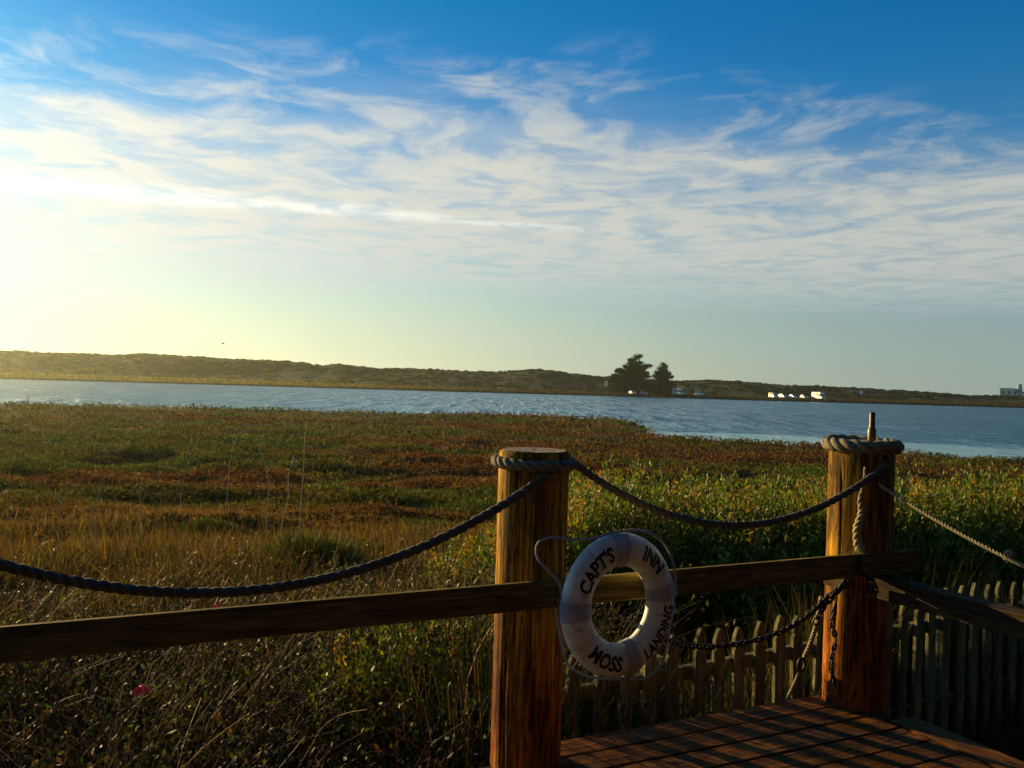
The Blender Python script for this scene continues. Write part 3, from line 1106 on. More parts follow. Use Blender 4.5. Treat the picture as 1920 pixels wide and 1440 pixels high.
# ------------------------------------------------------------------ tall single stalks, pink blossoms
def stalk(px, py0, py1, depth, bend, label):
    b = W(px, py1, depth)
    tp = W(px + bend, py0, depth)
    g = float(ground_z(b.x, b.y))
    H = tp.z - g
    wv = random.uniform(-0.05, 0.05) * H
    pts = [(b.x, b.y, g), (b.x + (tp.x - b.x) * 0.10 + wv, b.y, g + H * 0.35), (b.x + (tp.x - b.x) * 0.25 - wv * 0.6, b.y + wv, g + H * 0.65), (b.x + (tp.x - b.x) * 0.55 + wv * 0.3, b.y, g + H * 0.88), tuple(tp)]
    pa = spline(pts, 28)
    pa = pa - pa[0]
    V, T = tube(pa, np.linspace(0.008, 0.0045, len(pa)), 5)
    hd = tube(np.array([pa[-1] + [0, 0, q] for q in (-0.04, 0.0, 0.05, 0.08)]), [0.005, 0.011, 0.010, 0.003], 5)
    V, T = join([(V, T), hd])
    o = mesh_np('dry_stalk', V, T, M['twig'])
    o.location = (b.x, b.y, g)
    tag(o, label, 'stalk', 'tall dry stalks on the marsh')


stalk(342, 835, 905, 14.0, 14, 'straight dry stalk on the marsh, leaning slightly, beside the hooked one')
stalk(424, 808, 870, 15.0, 30, 'dry stalk bent over at its tip like a hook')
stalk(508, 842, 940, 12.5, -22, 'dry stalk leaning the opposite way behind the green tussock')
stalk(565, 800, 945, 12.0, 10, 'tallest thin dry stalk rising behind the large green tussock')
stalk(534, 866, 960, 11.0, 16, 'short dry stalk between two taller ones at the green tussock')
stalk(172, 918, 985, 10.5, 16, 'dry stalk leaning over the dry grass near a second short one')
stalk(112, 936, 1020, 9.5, -2, 'upright dry stalk standing out of the golden dry grass')
stalk(262, 920, 980, 11.0, 0, 'short upright dry stalk between the dry grass and red marsh')


def blossom(p, s, label):
    root = empty('pink_flower', p)
    parts = []
    for q in range(9):
        a = q * 2.4
        tilt = 0.30 + 0.15 * q
        bm = bmesh.new()
        L = s * (0.50 + 0.09 * q)
        d = Vector((math.cos(a) * math.sin(tilt), math.sin(a) * math.sin(tilt) - 0.5, math.cos(tilt))).normalized()
        sd_ = d.cross(Vector((0, -1, 0.3))).normalized()
        nn = d.cross(sd_)
        pts = []
        for u in (0, 0.4, 0.8, 1.0):
            wv = s * (0.10 + 0.42 * math.sin(u * 2.6))
            cc = d * L * u + nn * s * 0.22 * u * u
            pts.append((bm.verts.new(cc - sd_ * wv), bm.verts.new(cc + nn * s * -0.08), bm.verts.new(cc + sd_ * wv)))
        for i in range(3):
            for j in range(2):
                bm.faces.new((pts[i][j], pts[i][j + 1], pts[i + 1][j + 1], pts[i + 1][j]))
        bm_obj('petal', bm, M['petal'], root, True)
    V, T = tube(spline([(0, 0, 0), (0.01, 0.02, -0.12), (-0.02, 0.06, -0.30)], 8), 0.0016, 5)
    mesh_np('stem', V, T, M['bark'], parent=root)
    tag(root, label, 'flower', 'pink blossoms in the bramble')


blossom(W(264, 1296, 2.95), 0.024, 'bright pink blossom in the dark bramble below the rail')
blossom(W(404, 1140, 3.0), 0.016, 'smaller pink blossom just above the rail edge')


# ------------------------------------------------------------------ deck
def box_obj(name, o, ax, ay, az, mat, parent=None, bevel=0.004):
    """box whose local X runs along ax; object origin at its centre so that the grain follows"""
    ex, ey, ez = ax.normalized(), ay.normalized(), az.normalized()
    bm = bmesh.new()
    frame_box(bm, (0, 0, 0), Vector((ax.length, 0, 0)), Vector((0, ay.length, 0)), Vector((0, 0, az.length)), bevel)
    ob = bm_obj(name, bm, mat, parent)
    m = Matrix((ex, ey, ez)).transposed().to_4x4()
    m.translation = Vector(o)
    ob.matrix_local = m
    return ob


EDGE = 0.12        # the deck's rim lies this far outside the post line
CORNER = P1 + U * (P2 - P1).length + U * 0.10


def build_deck():
    bm = bmesh.new()
    L = (CORNER - P1).dot(U)
    # joists and rim under the planks
    frame_box(bm, P1 + U * (L / 2 - 0.6) + NV * (-EDGE + 0.04) + ZV * -0.13, U * (L / 2 + 0.55), NV * 0.019, ZV * 0.09)
    frame_box(bm, P1 + U * (L - 0.06) + NV * 2.2 + ZV * -0.13, NV * 2.2, U * 0.019, ZV * 0.09)
    for q in range(6):
        frame_box(bm, P1 + U * (L - 0.55 - 0.5 * q) + NV * 2.2 + ZV * -0.13, NV * 2.2, U * 0.019, ZV * 0.085)
    for q in (0.3, 1.6):
        for w in (0.5, 2.4):
            frame_box(bm, P1 + U * q + NV * w + ZV * -0.5, U * 0.045, NV * 0.045, ZV * 0.28)
    deck = bm_obj('deck', bm, M['beam'])
    tag(deck, kind='structure')
    pitch, wid = 0.152, 0.143
    for q in range(32):
        v = -EDGE + wid / 2 + q * pitch
        a0 = -0.10 if q < 2 else -1.1
        a1 = L - 0.17 + random.uniform(-0.006, 0.006)
        dz = random.uniform(-0.0025, 0.0025)
        segs = [(a0, a1)]
        for s0, s1 in segs:
            if s1 - s0 < 0.05:
                continue
            box_obj('plank', P1 + U * ((s0 + s1) / 2) + NV * v + ZV * (-0.019 + dz), U * ((s1 - s0) / 2), NV * (wid / 2), ZV * 0.019, M['plank'], deck, 0.004)
    # border plank across the ends
    box_obj('plank', P1 + U * (L - 0.085) + NV * (2.35 + 0.16) + ZV * -0.016, NV * 2.25, U * 0.075, ZV * 0.019, M['plank'], deck, 0.004)


build_deck()


# ------------------------------------------------------------------ posts, rails
def piling(p, r, top, bottom, label, seed, pin=False):
    root = empty('wooden_piling', (p.x, p.y, 0))
    rows = np.concatenate([np.linspace(bottom, top - 0.02, 46), [top - 0.006, top]])
    sides = 220
    a = np.linspace(0, 2 * np.pi, sides, endpoint=False)
    Z, AA = np.meshgrid(rows, a, indexing='ij')
    rr = r * (1.0 + 0.02 * (fbm(AA * 1.5 + seed, Z * 2.0, seed, 2) - 0.5))
    # drying checks: narrow grooves that run up the shaft
    rnd = random.Random(seed)
    for _ in range(26):
        a0, z0, ln, dp, wd = rnd.uniform(0, 6.28), rnd.uniform(bottom, top), rnd.uniform(0.15, 0.7), rnd.uniform(0.004, 0.012), rnd.uniform(0.025, 0.05)
        da = np.angle(np.exp(1j * (AA - a0 - 0.05 * np.sin(Z * 6 + seed))))
        rr = rr - dp * np.exp(-(da / wd) ** 2) * np.exp(-((Z - z0) / ln) ** 4)
    rr[-2] -= 0.003
    rr[-1] -= 0.012
    V = np.stack([np.cos(AA) * rr, np.sin(AA) * rr, Z], -1).reshape(-1, 3)
    n, m = Z.shape
    i, j = np.meshgrid(np.arange(n - 1), np.arange(m), indexing='ij')
    q = np.stack([i * m + j, i * m + (j + 1) % m, (i + 1) * m + (j + 1) % m, (i + 1) * m + j], -1).reshape(-1, 4)
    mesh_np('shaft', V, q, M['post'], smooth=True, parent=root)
    # end grain with a slightly dished, cracked top
    bm = bmesh.new()
    ring = []
    for k in range(5):
        rad = (r - 0.012) * (1 - k / 4.5)
        ring.append([bm.verts.new((math.cos(t) * rad, math.sin(t) * rad, top + 0.001 - 0.004 * k / 4 + rnd.uniform(-0.001, 0.001))) for t in np.linspace(0, 2 * np.pi, 36, endpoint=False)])
    for k in range(4):
        for t in range(36):
            bm.faces.new((ring[k][t], ring[k][(t + 1) % 36], ring[k + 1][(t + 1) % 36], ring[k + 1][t]))
    bm.faces.new(ring[4])
    bm_obj('end_grain', bm, M['post_top'], root)
    if pin:
        pts = np.array([(0, 0, top - 0.08), (0, 0, top + 0.055), (0, 0, top + 0.062), (0, 0, top + 0.068), (0, 0, top + 0.135), (0, 0, top + 0.14)]) + [0.03, -0.04, 0]
        V, T = tube(pts, [0.020, 0.020, 0.017, 0.014, 0.0135, 0.010], 14)
        mesh_np('pin', V, T, M['pin'], parent=root)
    return tag(root, label, 'post', 'wooden pilings of the railing')


TOP = EYE - 0.268
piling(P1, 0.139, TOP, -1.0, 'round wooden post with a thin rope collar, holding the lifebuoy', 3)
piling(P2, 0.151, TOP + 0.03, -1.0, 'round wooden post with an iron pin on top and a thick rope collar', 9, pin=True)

RT = 0.752      # rail top
RL = P1 + NV * (0.139 + 0.020)
rail_c = RL + ZV * (RT - 0.051)
Lr = (P2 - P1).length
s0, s1 = -2.6, Lr + 0.205
cant = R(7)        # rolled so the top leans outwards and catches more sun
rn, rz = NV * math.cos(cant) + ZV * math.sin(cant), ZV * math.cos(cant) - NV * math.sin(cant)
r1 = box_obj('wooden_rail', rail_c + NV * 0.004 + U * ((s0 + s1) / 2), U * ((s1 - s0) / 2), rn * 0.021, rz * 0.051, M['rail'], None, 0.004)
tag(r1, 'long wooden rail running past both posts behind the lifebuoy', 'rail')
# beam that leaves the pinned post towards the viewer's right
B0 = P2 + NV * 0.12 - U * 0.045 + ZV * (RT - 0.155)
r2 = box_obj('wooden_rail', B0 + NV * 1.3 + U * 0.0, NV * 1.3, U * 0.046, ZV * 0.050, M['shaded_beam'], None, 0.004)
tag(r2, 'heavy shade-toned rail meeting the pinned post at right angles below the long rail', 'rail')
# short brace block under the long rail
bk = box_obj('brace_block', P2 - U * 0.215 + NV * 0.075 + ZV * (RT - 0.135), U * 0.030, NV * 0.06, ZV * 0.031, M['beam'], None, 0.004)
tag(bk, 'small wooden block under the long rail beside the pinned post', 'wood block')


# ------------------------------------------------------------------ picket fence
def picket_fence():
    p0 = W(1027, 1300, 4.05)
    p9 = W(1990, 1100, 6.35)
    root = empty('picket_fence', (p0.x, p0.y, 0))
    d = Vector((p9.x - p0.x, p9.y - p0.y, 0))
    L = d.length
    d.normalize()
    nrm = Vector((d.y, -d.x, 0))
    top, bot = 0.25, -0.78
    pitch = 0.1525

    def picket_mesh(v):
        w, th = 0.0375, 0.011
        bm = bmesh.new()
        H = top - bot + random.uniform(-0.018, 0.018)
        prof = [(-w, 0), (w, 0), (w, H - 0.115), (w * 0.72, H - 0.108), (w * 0.72, H - 0.098), (w * 0.98, H - 0.085), (w * 0.85, H - 0.05), (w * 0.30, H - 0.004), (0, H), (-w * 0.30, H - 0.004), (-w * 0.85, H - 0.05), (-w * 0.98, H - 0.085), (-w * 0.72, H - 0.098), (-w * 0.72, H - 0.108), (-w, H - 0.115)]
        prof = [(x + random.uniform(-0.0015, 0.0015), z) for x, z in prof]
        f = bm.faces.new([bm.verts.new((x, -th, z)) for x, z in prof])
        ext = bmesh.ops.extrude_face_region(bm, geom=[f])
        bmesh.ops.translate(bm, vec=(0, 2 * th, 0), verts=[e for e in ext['geom'] if isinstance(e, bmesh.types.BMVert)])
        bmesh.ops.recalc_face_normals(bm, faces=bm.faces)
        me = bpy.data.meshes.new('picket')
        bm.to_mesh(me)
        bm.free()
        me.materials.append(M['picket'])
        return me
    ms = [picket_mesh(v) for v in range(5)]
    n = int(L / pitch)
    ang = math.atan2(d.y, d.x)
    for i in range(n):
        o = bpy.data.objects.new('picket', random.choice(ms))
        C.objects.link(o)
        o.parent = root
        q = d * (i * pitch + random.uniform(-0.006, 0.006))
        o.location = (q.x, q.y, bot)
        o.rotation_euler = (random.uniform(-0.012, 0.012), random.uniform(-0.014, 0.014), ang)
    for z in (top - 0.21, top - 0.72):
        box_obj('fence_rail', d * (L / 2) - nrm * 0.033 + ZV * z, d * (L / 2 + 0.1), nrm * 0.019, ZV * 0.034, M['picket'], root, 0.003)
    for s in (0.7, 3.1):
        box_obj('fence_post', d * s - nrm * 0.098 + ZV * (bot / 2 + top / 2 - 0.12), ZV * ((top - bot) / 2), d * 0.044, nrm * 0.044, M['picket'], root, 0.004)
    m = 5200
    q = rng.uniform(-0.5, L, m)
    w = rng.uniform(0.06, 0.55, m)
    x = p0.x + d.x * q - nrm.x * w
    y = p0.y + d.y * q - nrm.y * w
    cl = fbm(q * 2.2, w * 3, 88, 3)
    pal = palette(m, [(0.035, 0.05, 0.010), (0.08, 0.055, 0.02), (0.055, 0.06, 0.014)], [3, 2, 2], 0.3)
    GV, GT, GC = blades(np.stack([x, y, ground_z(x, y) - 0.02], 1), (0.35 + 0.75 * sstep(cl, 0.3, 0.65)) * rng.uniform(0.7, 1.1, m), rng.uniform(0.007, 0.014, m), rng.uniform(0, 6.3, m), rng.uniform(0.05, 0.4, m), pal)
    tag(mesh_np('fence_grass', GV, GT, M['grass'], GC), 'tall shaded grass grown up behind the picket fence', 'grass', kind='stuff')
    tag(root, 'weathered grey-brown picket fence with pointed pickets behind the deck', 'fence')


picket_fence()


# ------------------------------------------------------------------ ropes
def rope_obj(name, path, r, mat, label, cat, group=None, **kw):
    V, T = rope(path, r, **kw)
    V = np.asarray(V)
    o0 = np.array(path[0], dtype=float)
    o = mesh_np(name, V - o0, T, mat, smooth=True)
    o.location = o0
    nf = 150
    P, L = resample(path, 0.01)
    P = P[rng.integers(0, len(P), nf)] - o0
    d = rng.normal(size=(nf, 3))
    d /= np.linalg.norm(d, axis=1)[:, None]
    rr = float(np.mean(r))
    FV, FT, _, _ = arcs(P + d * rr * 0.85, d * rng.uniform(0.3, 1.0, (nf, 1)) * rr + rng.normal(0, 0.006, (nf, 3)), rng.normal(0, 0.002, (nf, 3)), np.zeros((nf, 3)), 0.0006, 3, 3)
    tag(mesh_np('stray_fibres', FV, FT, mat, parent=o), kind='stuff')
    return tag(o, label, cat, group)


def sagline(a, b, sag, n=40):
    a, b = np.array(a), np.array(b)
    t = np.linspace(0, 1, n)[:, None]
    p = a + (b - a) * t
    p[:, 2] -= sag * 4 * (t * (1 - t))[:, 0]
    return p


# collars round the post heads
def collar(p, R0, r, z, turns, label, tilt=0.0):
    t = np.linspace(0, 2 * np.pi * turns, int(90 * turns)) + 2.2
    path = np.stack([p.x + np.cos(t) * R0, p.y + np.sin(t) * R0, z + np.sin(t - 0.6) * tilt + (t - t[0]) / (2 * np.pi) * 0.004], 1)
    return rope_obj('rope_collar', path, r, M['collar'], label, 'rope collar', 'rope collars round the posts', pitch=r * 5.2, sides=8)


collar(P1, 0.148, 0.0225, TOP - 0.048, 1.04, 'thin twisted rope collar on the post holding the lifebuoy', 0.006)
collar(P2, 0.156, 0.033, TOP + 0.008, 1.03, 'thick twisted rope collar below the iron pin', 0.004)

# sagging ropes of the railing
a1 = P1 + NV * 0.150 + U * 0.035 + ZV * (EYE - 0.315)
a0_ = P1 - U * 2.32 + NV * 0.150 + ZV * (EYE - 0.30)
rope_obj('sagging_rope', np.vstack([np.array([tuple(P1 + U * 0.148 + NV * 0.03 + ZV * (TOP - 0.045)), tuple(P1 + U * 0.115 + NV * 0.115 + ZV * (TOP - 0.052))]), sagline(a1, a0_, 0.395)]), 0.0172, M['rope'], 'thick grey rope sagging low in front of the bramble', 'rope', 'sagging ropes of the railing')
b0 = P1 + U * 0.165 + NV * 0.02 + ZV * (TOP - 0.05)
b1 = P2 - U * 0.02 + NV * 0.172 + ZV * (EYE - 0.335)
rope_obj('sagging_rope', np.vstack([sagline(b0, b1, 0.27)]), 0.0165, M['rope'], 'thick rope sagging between the two posts above the lifebuoy', 'rope', 'sagging ropes of the railing')
c0 = W(1645, 906, 4.16)
c1 = W(1960, 1080, 3.40)
rope_obj('thin_rope', np.vstack([np.array([tuple(c0 + Vector((-0.03, 0.06, 0.03)))]), sagline(c0, c1, 0.02)]), 0.0080, M['thin_rope'], 'thin taut yellowish rope leaving the pinned post with a small knot', 'rope')
kn = W(1893, 1042, 3.56)
kp = [(math.cos(t) * 0.014 + 0.004 * math.cos(3 * t), math.sin(t) * 0.010, 0.014 * math.sin(1.5 * t)) for t in np.linspace(0, 4 * math.pi, 40)]
rope_obj('rope_knot', np.array(kp) + np.array(kn), 0.007, M['thin_rope'], 'small knot tied in the thin taut rope', 'knot')

# frayed tail down the front of the pinned post
f0 = P2 + NV * 0.172
tail = []
for (xp, yp) in [(1622, 876), (1620, 905), (1613, 935), (1616, 960), (1608, 990), (1608, 1012), (1613, 1032)]:
    q = W(xp, yp, 4.0)
    sc_ = (f0 - P1).dot(U)
    tail.append(tuple(W(xp, yp, 4.135)))
tl = spline(tail, 60)
rad = np.interp(np.linspace(0, 1, 60), [0, 0.3, 0.45, 0.8, 1.0], [0.006, 0.008, 0.017, 0.021, 0.023])
root = empty('frayed_rope_tail', tl[0])
V, T = rope(tl, rad, pitch=0.085, strands=3, sides=6)
mesh_np('strands', V - tl[0], T, M['thin_rope'], smooth=True, parent=root)
nf = 90
e = tl[-1] - tl[0]
fb = np.repeat(e[None], nf, 0) + rng.normal(0, 0.012, (nf, 3))
fo = np.stack([rng.normal(0, 0.022, nf), rng.normal(-0.014, 0.012, nf), rng.uniform(-0.035, 0.03, nf)], 1)
V, T, cc, _ = arcs(fb, fo, rng.normal(0, 0.006, (nf, 3)), np.full((nf, 3), 0.4), 0.0014, 4, 3)
mesh_np('frayed_end', V, T, M['thin_rope'], parent=root)
tag(root, 'frayed rope end hanging down the front of the pinned post', 'rope')

# light line with a shackle below the rail, left of the pinned post
g = [W(x, y, d) for x, y, d in [(1540, 1120, 4.05), (1532, 1165, 4.08), (1520, 1205, 4.10), (1508, 1232, 4.12)]]
root = empty('tie_line', g[0])
V, T = rope(spline([tuple(p - g[0]) for p in g], 30), 0.011, pitch=0.05)
mesh_np('upper_line', V, T, M['thin_rope'], smooth=True, parent=root)
rc = W(1503, 1246, 4.12) - g[0]
th = np.linspace(0, 2 * np.pi, 26, endpoint=False)
V, T = tube(np.stack([rc.x + 0.020 * np.cos(th), rc.y + 0.012 * np.cos(th), rc.z + 0.030 * np.sin(th)], 1), 0.0065, 8, closed=True)
mesh_np('shackle', V, T, M['iron'], smooth=True, parent=root)
g2 = [W(x, y, d) - g[0] for x, y, d in [(1498, 1262, 4.12), (1488, 1285, 4.14), (1474, 1312, 4.18)]]
V, T = rope(spline([tuple(p) for p in g2], 20), 0.008, pitch=0.045)
mesh_np('lower_line', V, T, M['thin_rope'], smooth=True, parent=root)
tag(root, 'short pale line with a shackle hanging from the rail to the deck rim', 'rope')


# ------------------------------------------------------------------ chains
def link_mesh():
    t = np.linspace(0, 2 * np.pi, 22, endpoint=False)
    L, w = 0.0155, 0.0085
    x = np.where(np.cos(t) > 0, L * 0.55, -L * 0.55) + w * np.cos(t)
    y = w * np.sin(t)
    V, T = tube(np.stack([x, y, 0 * x], 1), 0.0042, 6, closed=True)
    me = bpy.data.meshes.new('link')
    me.from_pydata(V.tolist(), [], T.tolist())
    for p in me.polygons:
        p.use_smooth = True
    me.materials.append(M['iron'])
    return me


LINK = link_mesh()


def chain(pts, label, scale=1.0):
    root = empty('chain', pts[0])
    P, L = resample(spline(pts, 80), 0.0205 * scale)
    for i in range(len(P) - 1):
        o = bpy.data.objects.new('link', LINK)
        C.objects.link(o)
        o.parent = root
        d = Vector(P[i + 1] - P[i])
        q = d.to_track_quat('X', 'Z')
        rot = q.to_matrix() @ Matrix.Rotation(R(45 if i % 2 else -45) + random.uniform(-0.2, 0.2), 3, 'X')
        o.rotation_euler = rot.to_euler()
        o.location = Vector((P[i] + P[i + 1]) / 2) - Vector(pts[0])
        o.scale = (scale,) * 3
    return tag(root, label, 'chain', 'rusty chains below the rail')


chain([tuple(W(*q)) for q in [(1090, 1125, 3.52), (1165, 1160, 3.56), (1230, 1192, 3.60), (1300, 1211, 3.68), (1380, 1208, 3.80), (1450, 1190, 3.90), (1500, 1165, 3.98), (1545, 1125, 4.03), (1585, 1090, 4.05), (1606, 1056, 4.06)]], 'rusty chain sagging below the long rail between the posts')
chain([tuple(W(*q)) for q in [(1612, 1044, 4.055), (1598, 1075, 4.035), (1570, 1108, 4.03), (1542, 1140, 4.02), (1528, 1168, 4.02)]], 'short rusty chain bunched over the rail end at the pinned post', 1.25)
chain([tuple(W(*q)) for q in [(1606, 1050, 4.05), (1622, 1078, 4.05), (1640, 1096, 4.03), (1642, 1120, 4.03)]], 'short chain end dangling over the heavy shade-toned rail', 1.0)
chain([tuple(W(*q)) for q in [(1566, 1135, 4.06), (1561, 1170, 4.08), (1566, 1200, 4.09), (1558, 1250, 4.10), (1566, 1285, 4.10)]], 'short chain hanging down the sunlit side of the pinned post', 1.0)


# ------------------------------------------------------------------ lifebuoy
def lifebuoy():
    yaw = A + R(6.5)
    ctr = W(1161, 1133, 3.385)
    root = empty('lifebuoy', ctr)
    E1 = np.array([math.cos(yaw), math.sin(yaw), 0.0])
    EN = np.array([math.sin(yaw), -math.cos(yaw), 0.0])     # towards the viewer
    lean = R(3)
    E2 = np.array([0, 0, 1.0]) * math.cos(lean) - EN * math.sin(lean)
    EN = EN * math.cos(lean) + np.array([0, 0, 1.0]) * math.sin(lean)
    RM, RT_ = 0.2080, 0.0635

    def pos(th, ph, r=RT_):
        """th round the ring, ph round the tube: 0 faces the viewer, + outwards"""
        th, ph = np.asarray(th), np.asarray(ph)
        rad = RM + r * np.sin(ph)
        return (np.cos(th) * rad)[..., None] * E1 + (np.sin(th) * rad)[..., None] * E2 + (r * 0.66 * np.cos(ph))[..., None] * EN

    def ring(th0, th1, nth, r, name, mat, closed=False):
        th = np.linspace(th0, th1, nth, endpoint=not closed)
        ph = np.linspace(0, 2 * np.pi, 30, endpoint=False)
        TH, PH = np.meshgrid(th, ph, indexing='ij')
        rr = r * (1 + 0.012 * (fbm(TH * 5, PH * 2, 91, 2) - 0.5))
        V = pos(TH, PH, rr).reshape(-1, 3)
        n, m = TH.shape
        k = n if closed else n - 1
        i, j = np.meshgrid(np.arange(k), np.arange(m), indexing='ij')
        i2 = (i + 1) % n
        Q = np.stack([i * m + j, i2 * m + j, i2 * m + (j + 1) % m, i * m + (j + 1) % m], -1).reshape(-1, 4)
        return mesh_np(name, V, Q, mat, smooth=True, parent=root)
    ring(0, 2 * np.pi, 120, RT_, 'ring_body', M['canvas'], True)
    for a in (92, 180, 7, -79):
        hw = 0.030 / RM
        ring(R(a) - hw, R(a) + hw, 14, RT_ + 0.0040, 'band', M['band'])

    def word(txt, amid, size, top_out, ph0, xs=0.85):
        cu = bpy.data.curves.new('lettering', 'FONT')
        cu.body = txt
        cu.size = size
        cu.align_x = 'CENTER'
        cu.offset = 0.0026
        cu.resolution_u = 3
        ob = bpy.data.objects.new('lettering', cu)
        C.objects.link(ob)
        dg = bpy.context.evaluated_depsgraph_get()
        me = bpy.data.meshes.new_from_object(ob.evaluated_get(dg))
        bpy.data.objects.remove(ob)
        bm = bmesh.new()
        bm.from_mesh(me)
        bpy.data.meshes.remove(me)
        bmesh.ops.triangulate(bm, faces=bm.faces)
        for _ in range(3):
            es = [e for e in bm.edges if e.calc_length() > 0.008]
            bmesh.ops.subdivide_edges(bm, edges=es, cuts=1)
            bmesh.ops.triangulate(bm, faces=bm.faces)
        ys = [v.co.y for v in bm.verts]
        ymid = size * 0.34
        for v in bm.verts:
            x, y = v.co.x * xs, v.co.y - ymid
            if top_out:
                th, ph = R(amid) - x / RM, ph0 + math.asin(max(-1, min(1, y / RT_)))
            else:
                th, ph = R(amid) + x / RM, ph0 - math.asin(max(-1, min(1, y / RT_)))
            v.co = Vector(pos(np.array(th), np.array(ph), np.array(RT_ + 0.0018)))
        return bm_obj('lettering', bm, M['letter'], root)
    word("CAPT'S", 134, 0.076, True, 0.02, 0.84)
    word("INN", 49, 0.076, True, 0.12, 0.84)
    word("MOSS", 243, 0.076, False, 0.15, 0.82)
    word("LANDING", 325, 0.070, False, 0.20, 0.69)

    # grab line held at the bands; a slack bight stands up over the post
    def gl(pts, r=0.0048):
        V, T = tube(spline(pts, 50), r, 7)
        mesh_np('grab_line', V, T, M['line'], smooth=True, parent=root)
    cv = Vector(ctr)

    def q(x, y, d):
        return tuple(W(x, y, d) - cv)
    gl([q(1052, 1118, 3.33), q(1049, 1096, 3.30), q(1030, 1072, 3.28), q(1008, 1046, 3.28), q(1008, 1020, 3.29), q(1032, 1008, 3.30), q(1075, 1012, 3.31), q(1112, 1010, 3.32), q(1140, 1001, 3.33), q(1160, 997, 3.37)])
    gl([q(1160, 997, 3.37), q(1185, 994, 3.40), q(1220, 1000, 3.43), q(1246, 1020, 3.45), q(1261, 1050, 3.46), q(1266, 1080, 3.47), q(1268, 1118, 3.47)])
    gl([q(1046, 1124, 3.34), q(1043, 1145, 3.36), q(1047, 1180, 3.37), q(1054, 1215, 3.37), q(1062, 1240, 3.37), q(1075, 1256, 3.37), q(1110, 1270, 3.37), q(1170, 1274, 3.37)])
    gl([q(1266, 1130, 3.45), q(1256, 1180, 3.42), q(1250, 1215, 3.40), q(1236, 1250, 3.38), q(1212, 1271, 3.37), q(1182, 1272, 3.36)])
    tag(root, 'white ring lifebuoy lettered in black, hung on the rail at the post', 'lifebuoy')


lifebuoy()


# ------------------------------------------------------------------ trees across the lagoon
def cypress(px, depth, pbase, ptop, tips, fill, seed, label):
    """tips: where the main limbs end, as seen across the water; each limb also gets its own reach in depth"""
    rs = np.random.default_rng(seed)
    b = W(px, pbase, depth)
    gz = float(far_z(b.x, b.y)) - 0.1
    org = Vector((b.x, b.y, gz))
    H = W(px, ptop, depth).z - gz
    root = empty('cypress_tree', org)
    trunk = [tube(spline([(0, 0, 0), (0.15, 0, H * 0.3), (-0.1, 0, H * 0.65), (0.2, 0, H * 0.92)], 16), np.linspace(0.45, 0.08, 15), 9)]
    leafs = []
    half = max(abs((W(x, y, depth) - org).x) for x, y in tips)
    ends = []
    for x, y in tips:
        t = W(x, y, depth) - org
        ends.append((t.x, rs.uniform(-0.5, 0.5) * half * (1 - t.z / H * 0.6), t.z, 1.0))
    for q in range(fill):
        f = rs.uniform(0.06, 0.80)
        an = rs.uniform(0, 2 * math.pi)
        rr = half * (1 - f) ** 0.9 * rs.uniform(0.2, 0.85)
        ends.append((math.cos(an) * rr, math.sin(an) * rr, H * f, 0.8))
    for ex, ey, ez, sc in ends:
        rise = rs.uniform(0.03, 0.10) * H
        path = spline([(0, 0, max(0.05 * H, ez - rise - 0.25 * math.hypot(ex, ey))), (ex * 0.5, ey * 0.5, max(0.05 * H, ez - rise * 0.7)), (ex, ey, ez)], 12)
        trunk.append(tube(path, np.linspace(0.13, 0.02, len(path)), 5))
        ln = math.hypot(ex, ey)
        nl = int(220 + 100 * ln)
        t = rs.beta(2.0, 1.1, nl)
        k = np.clip((t * (len(path) - 1)).astype(int), 0, len(path) - 2)
        c = path[k] + rs.normal(0, 1, (nl, 3)) * np.array([0.85, 0.85, 0.58]) * (1.25 - 0.75 * t)[:, None] * sc
        c[:, 2] = np.maximum(c[:, 2], 0.3)
        col = np.clip(np.array([0.018, 0.026, 0.011]) * (1 + rs.normal(0, 0.3, (nl, 1))), 0.004, 0.2)
        d = np.array([ex, ey, 0.35 * ln]) / (ln + 0.3) + rs.normal(0, 0.4, (nl, 3))
        leafs.append(leaves(c, d, rs.uniform(0.35, 0.95, nl), rs.uniform(0.14, 0.30, nl), col))
    V, T = join(trunk)
    mesh_np('trunk', V, T, M['bark'], smooth=True, parent=root)
    V, T, c = joinc(leafs)
    mesh_np('crown', V, T, M['scrub'], c, parent=root)
    tag(root, label, 'tree', 'cypress trees on the far shore')


cypress(1186, 350, 738, 671, [(1203, 667), (1192, 671), (1180, 673), (1178, 680), (1202, 680), (1222, 686), (1212, 690), (1206, 694), (1168, 686), (1158, 692), (1153, 695), (1146, 703), (1141, 706), (1150, 713), (1219, 699), (1222, 706), (1216, 714), (1144, 722), (1222, 724), (1160, 704), (1210, 704), (1138, 714), (1140, 728), (1228, 716), (1226, 728), (1152, 732), (1212, 730)], 130, 5, 'taller wide-spreading dark cypress on the far shore')
cypress(1241, 352, 738, 684, [(1244, 682), (1250, 686), (1236, 690), (1250, 694), (1230, 698), (1256, 699), (1224, 704), (1261, 706), (1218, 713), (1263, 716), (1222, 724), (1264, 728), (1216, 720), (1220, 731), (1268, 722), (1250, 732)], 90, 8, 'smaller conical dark cypress beside the taller one')


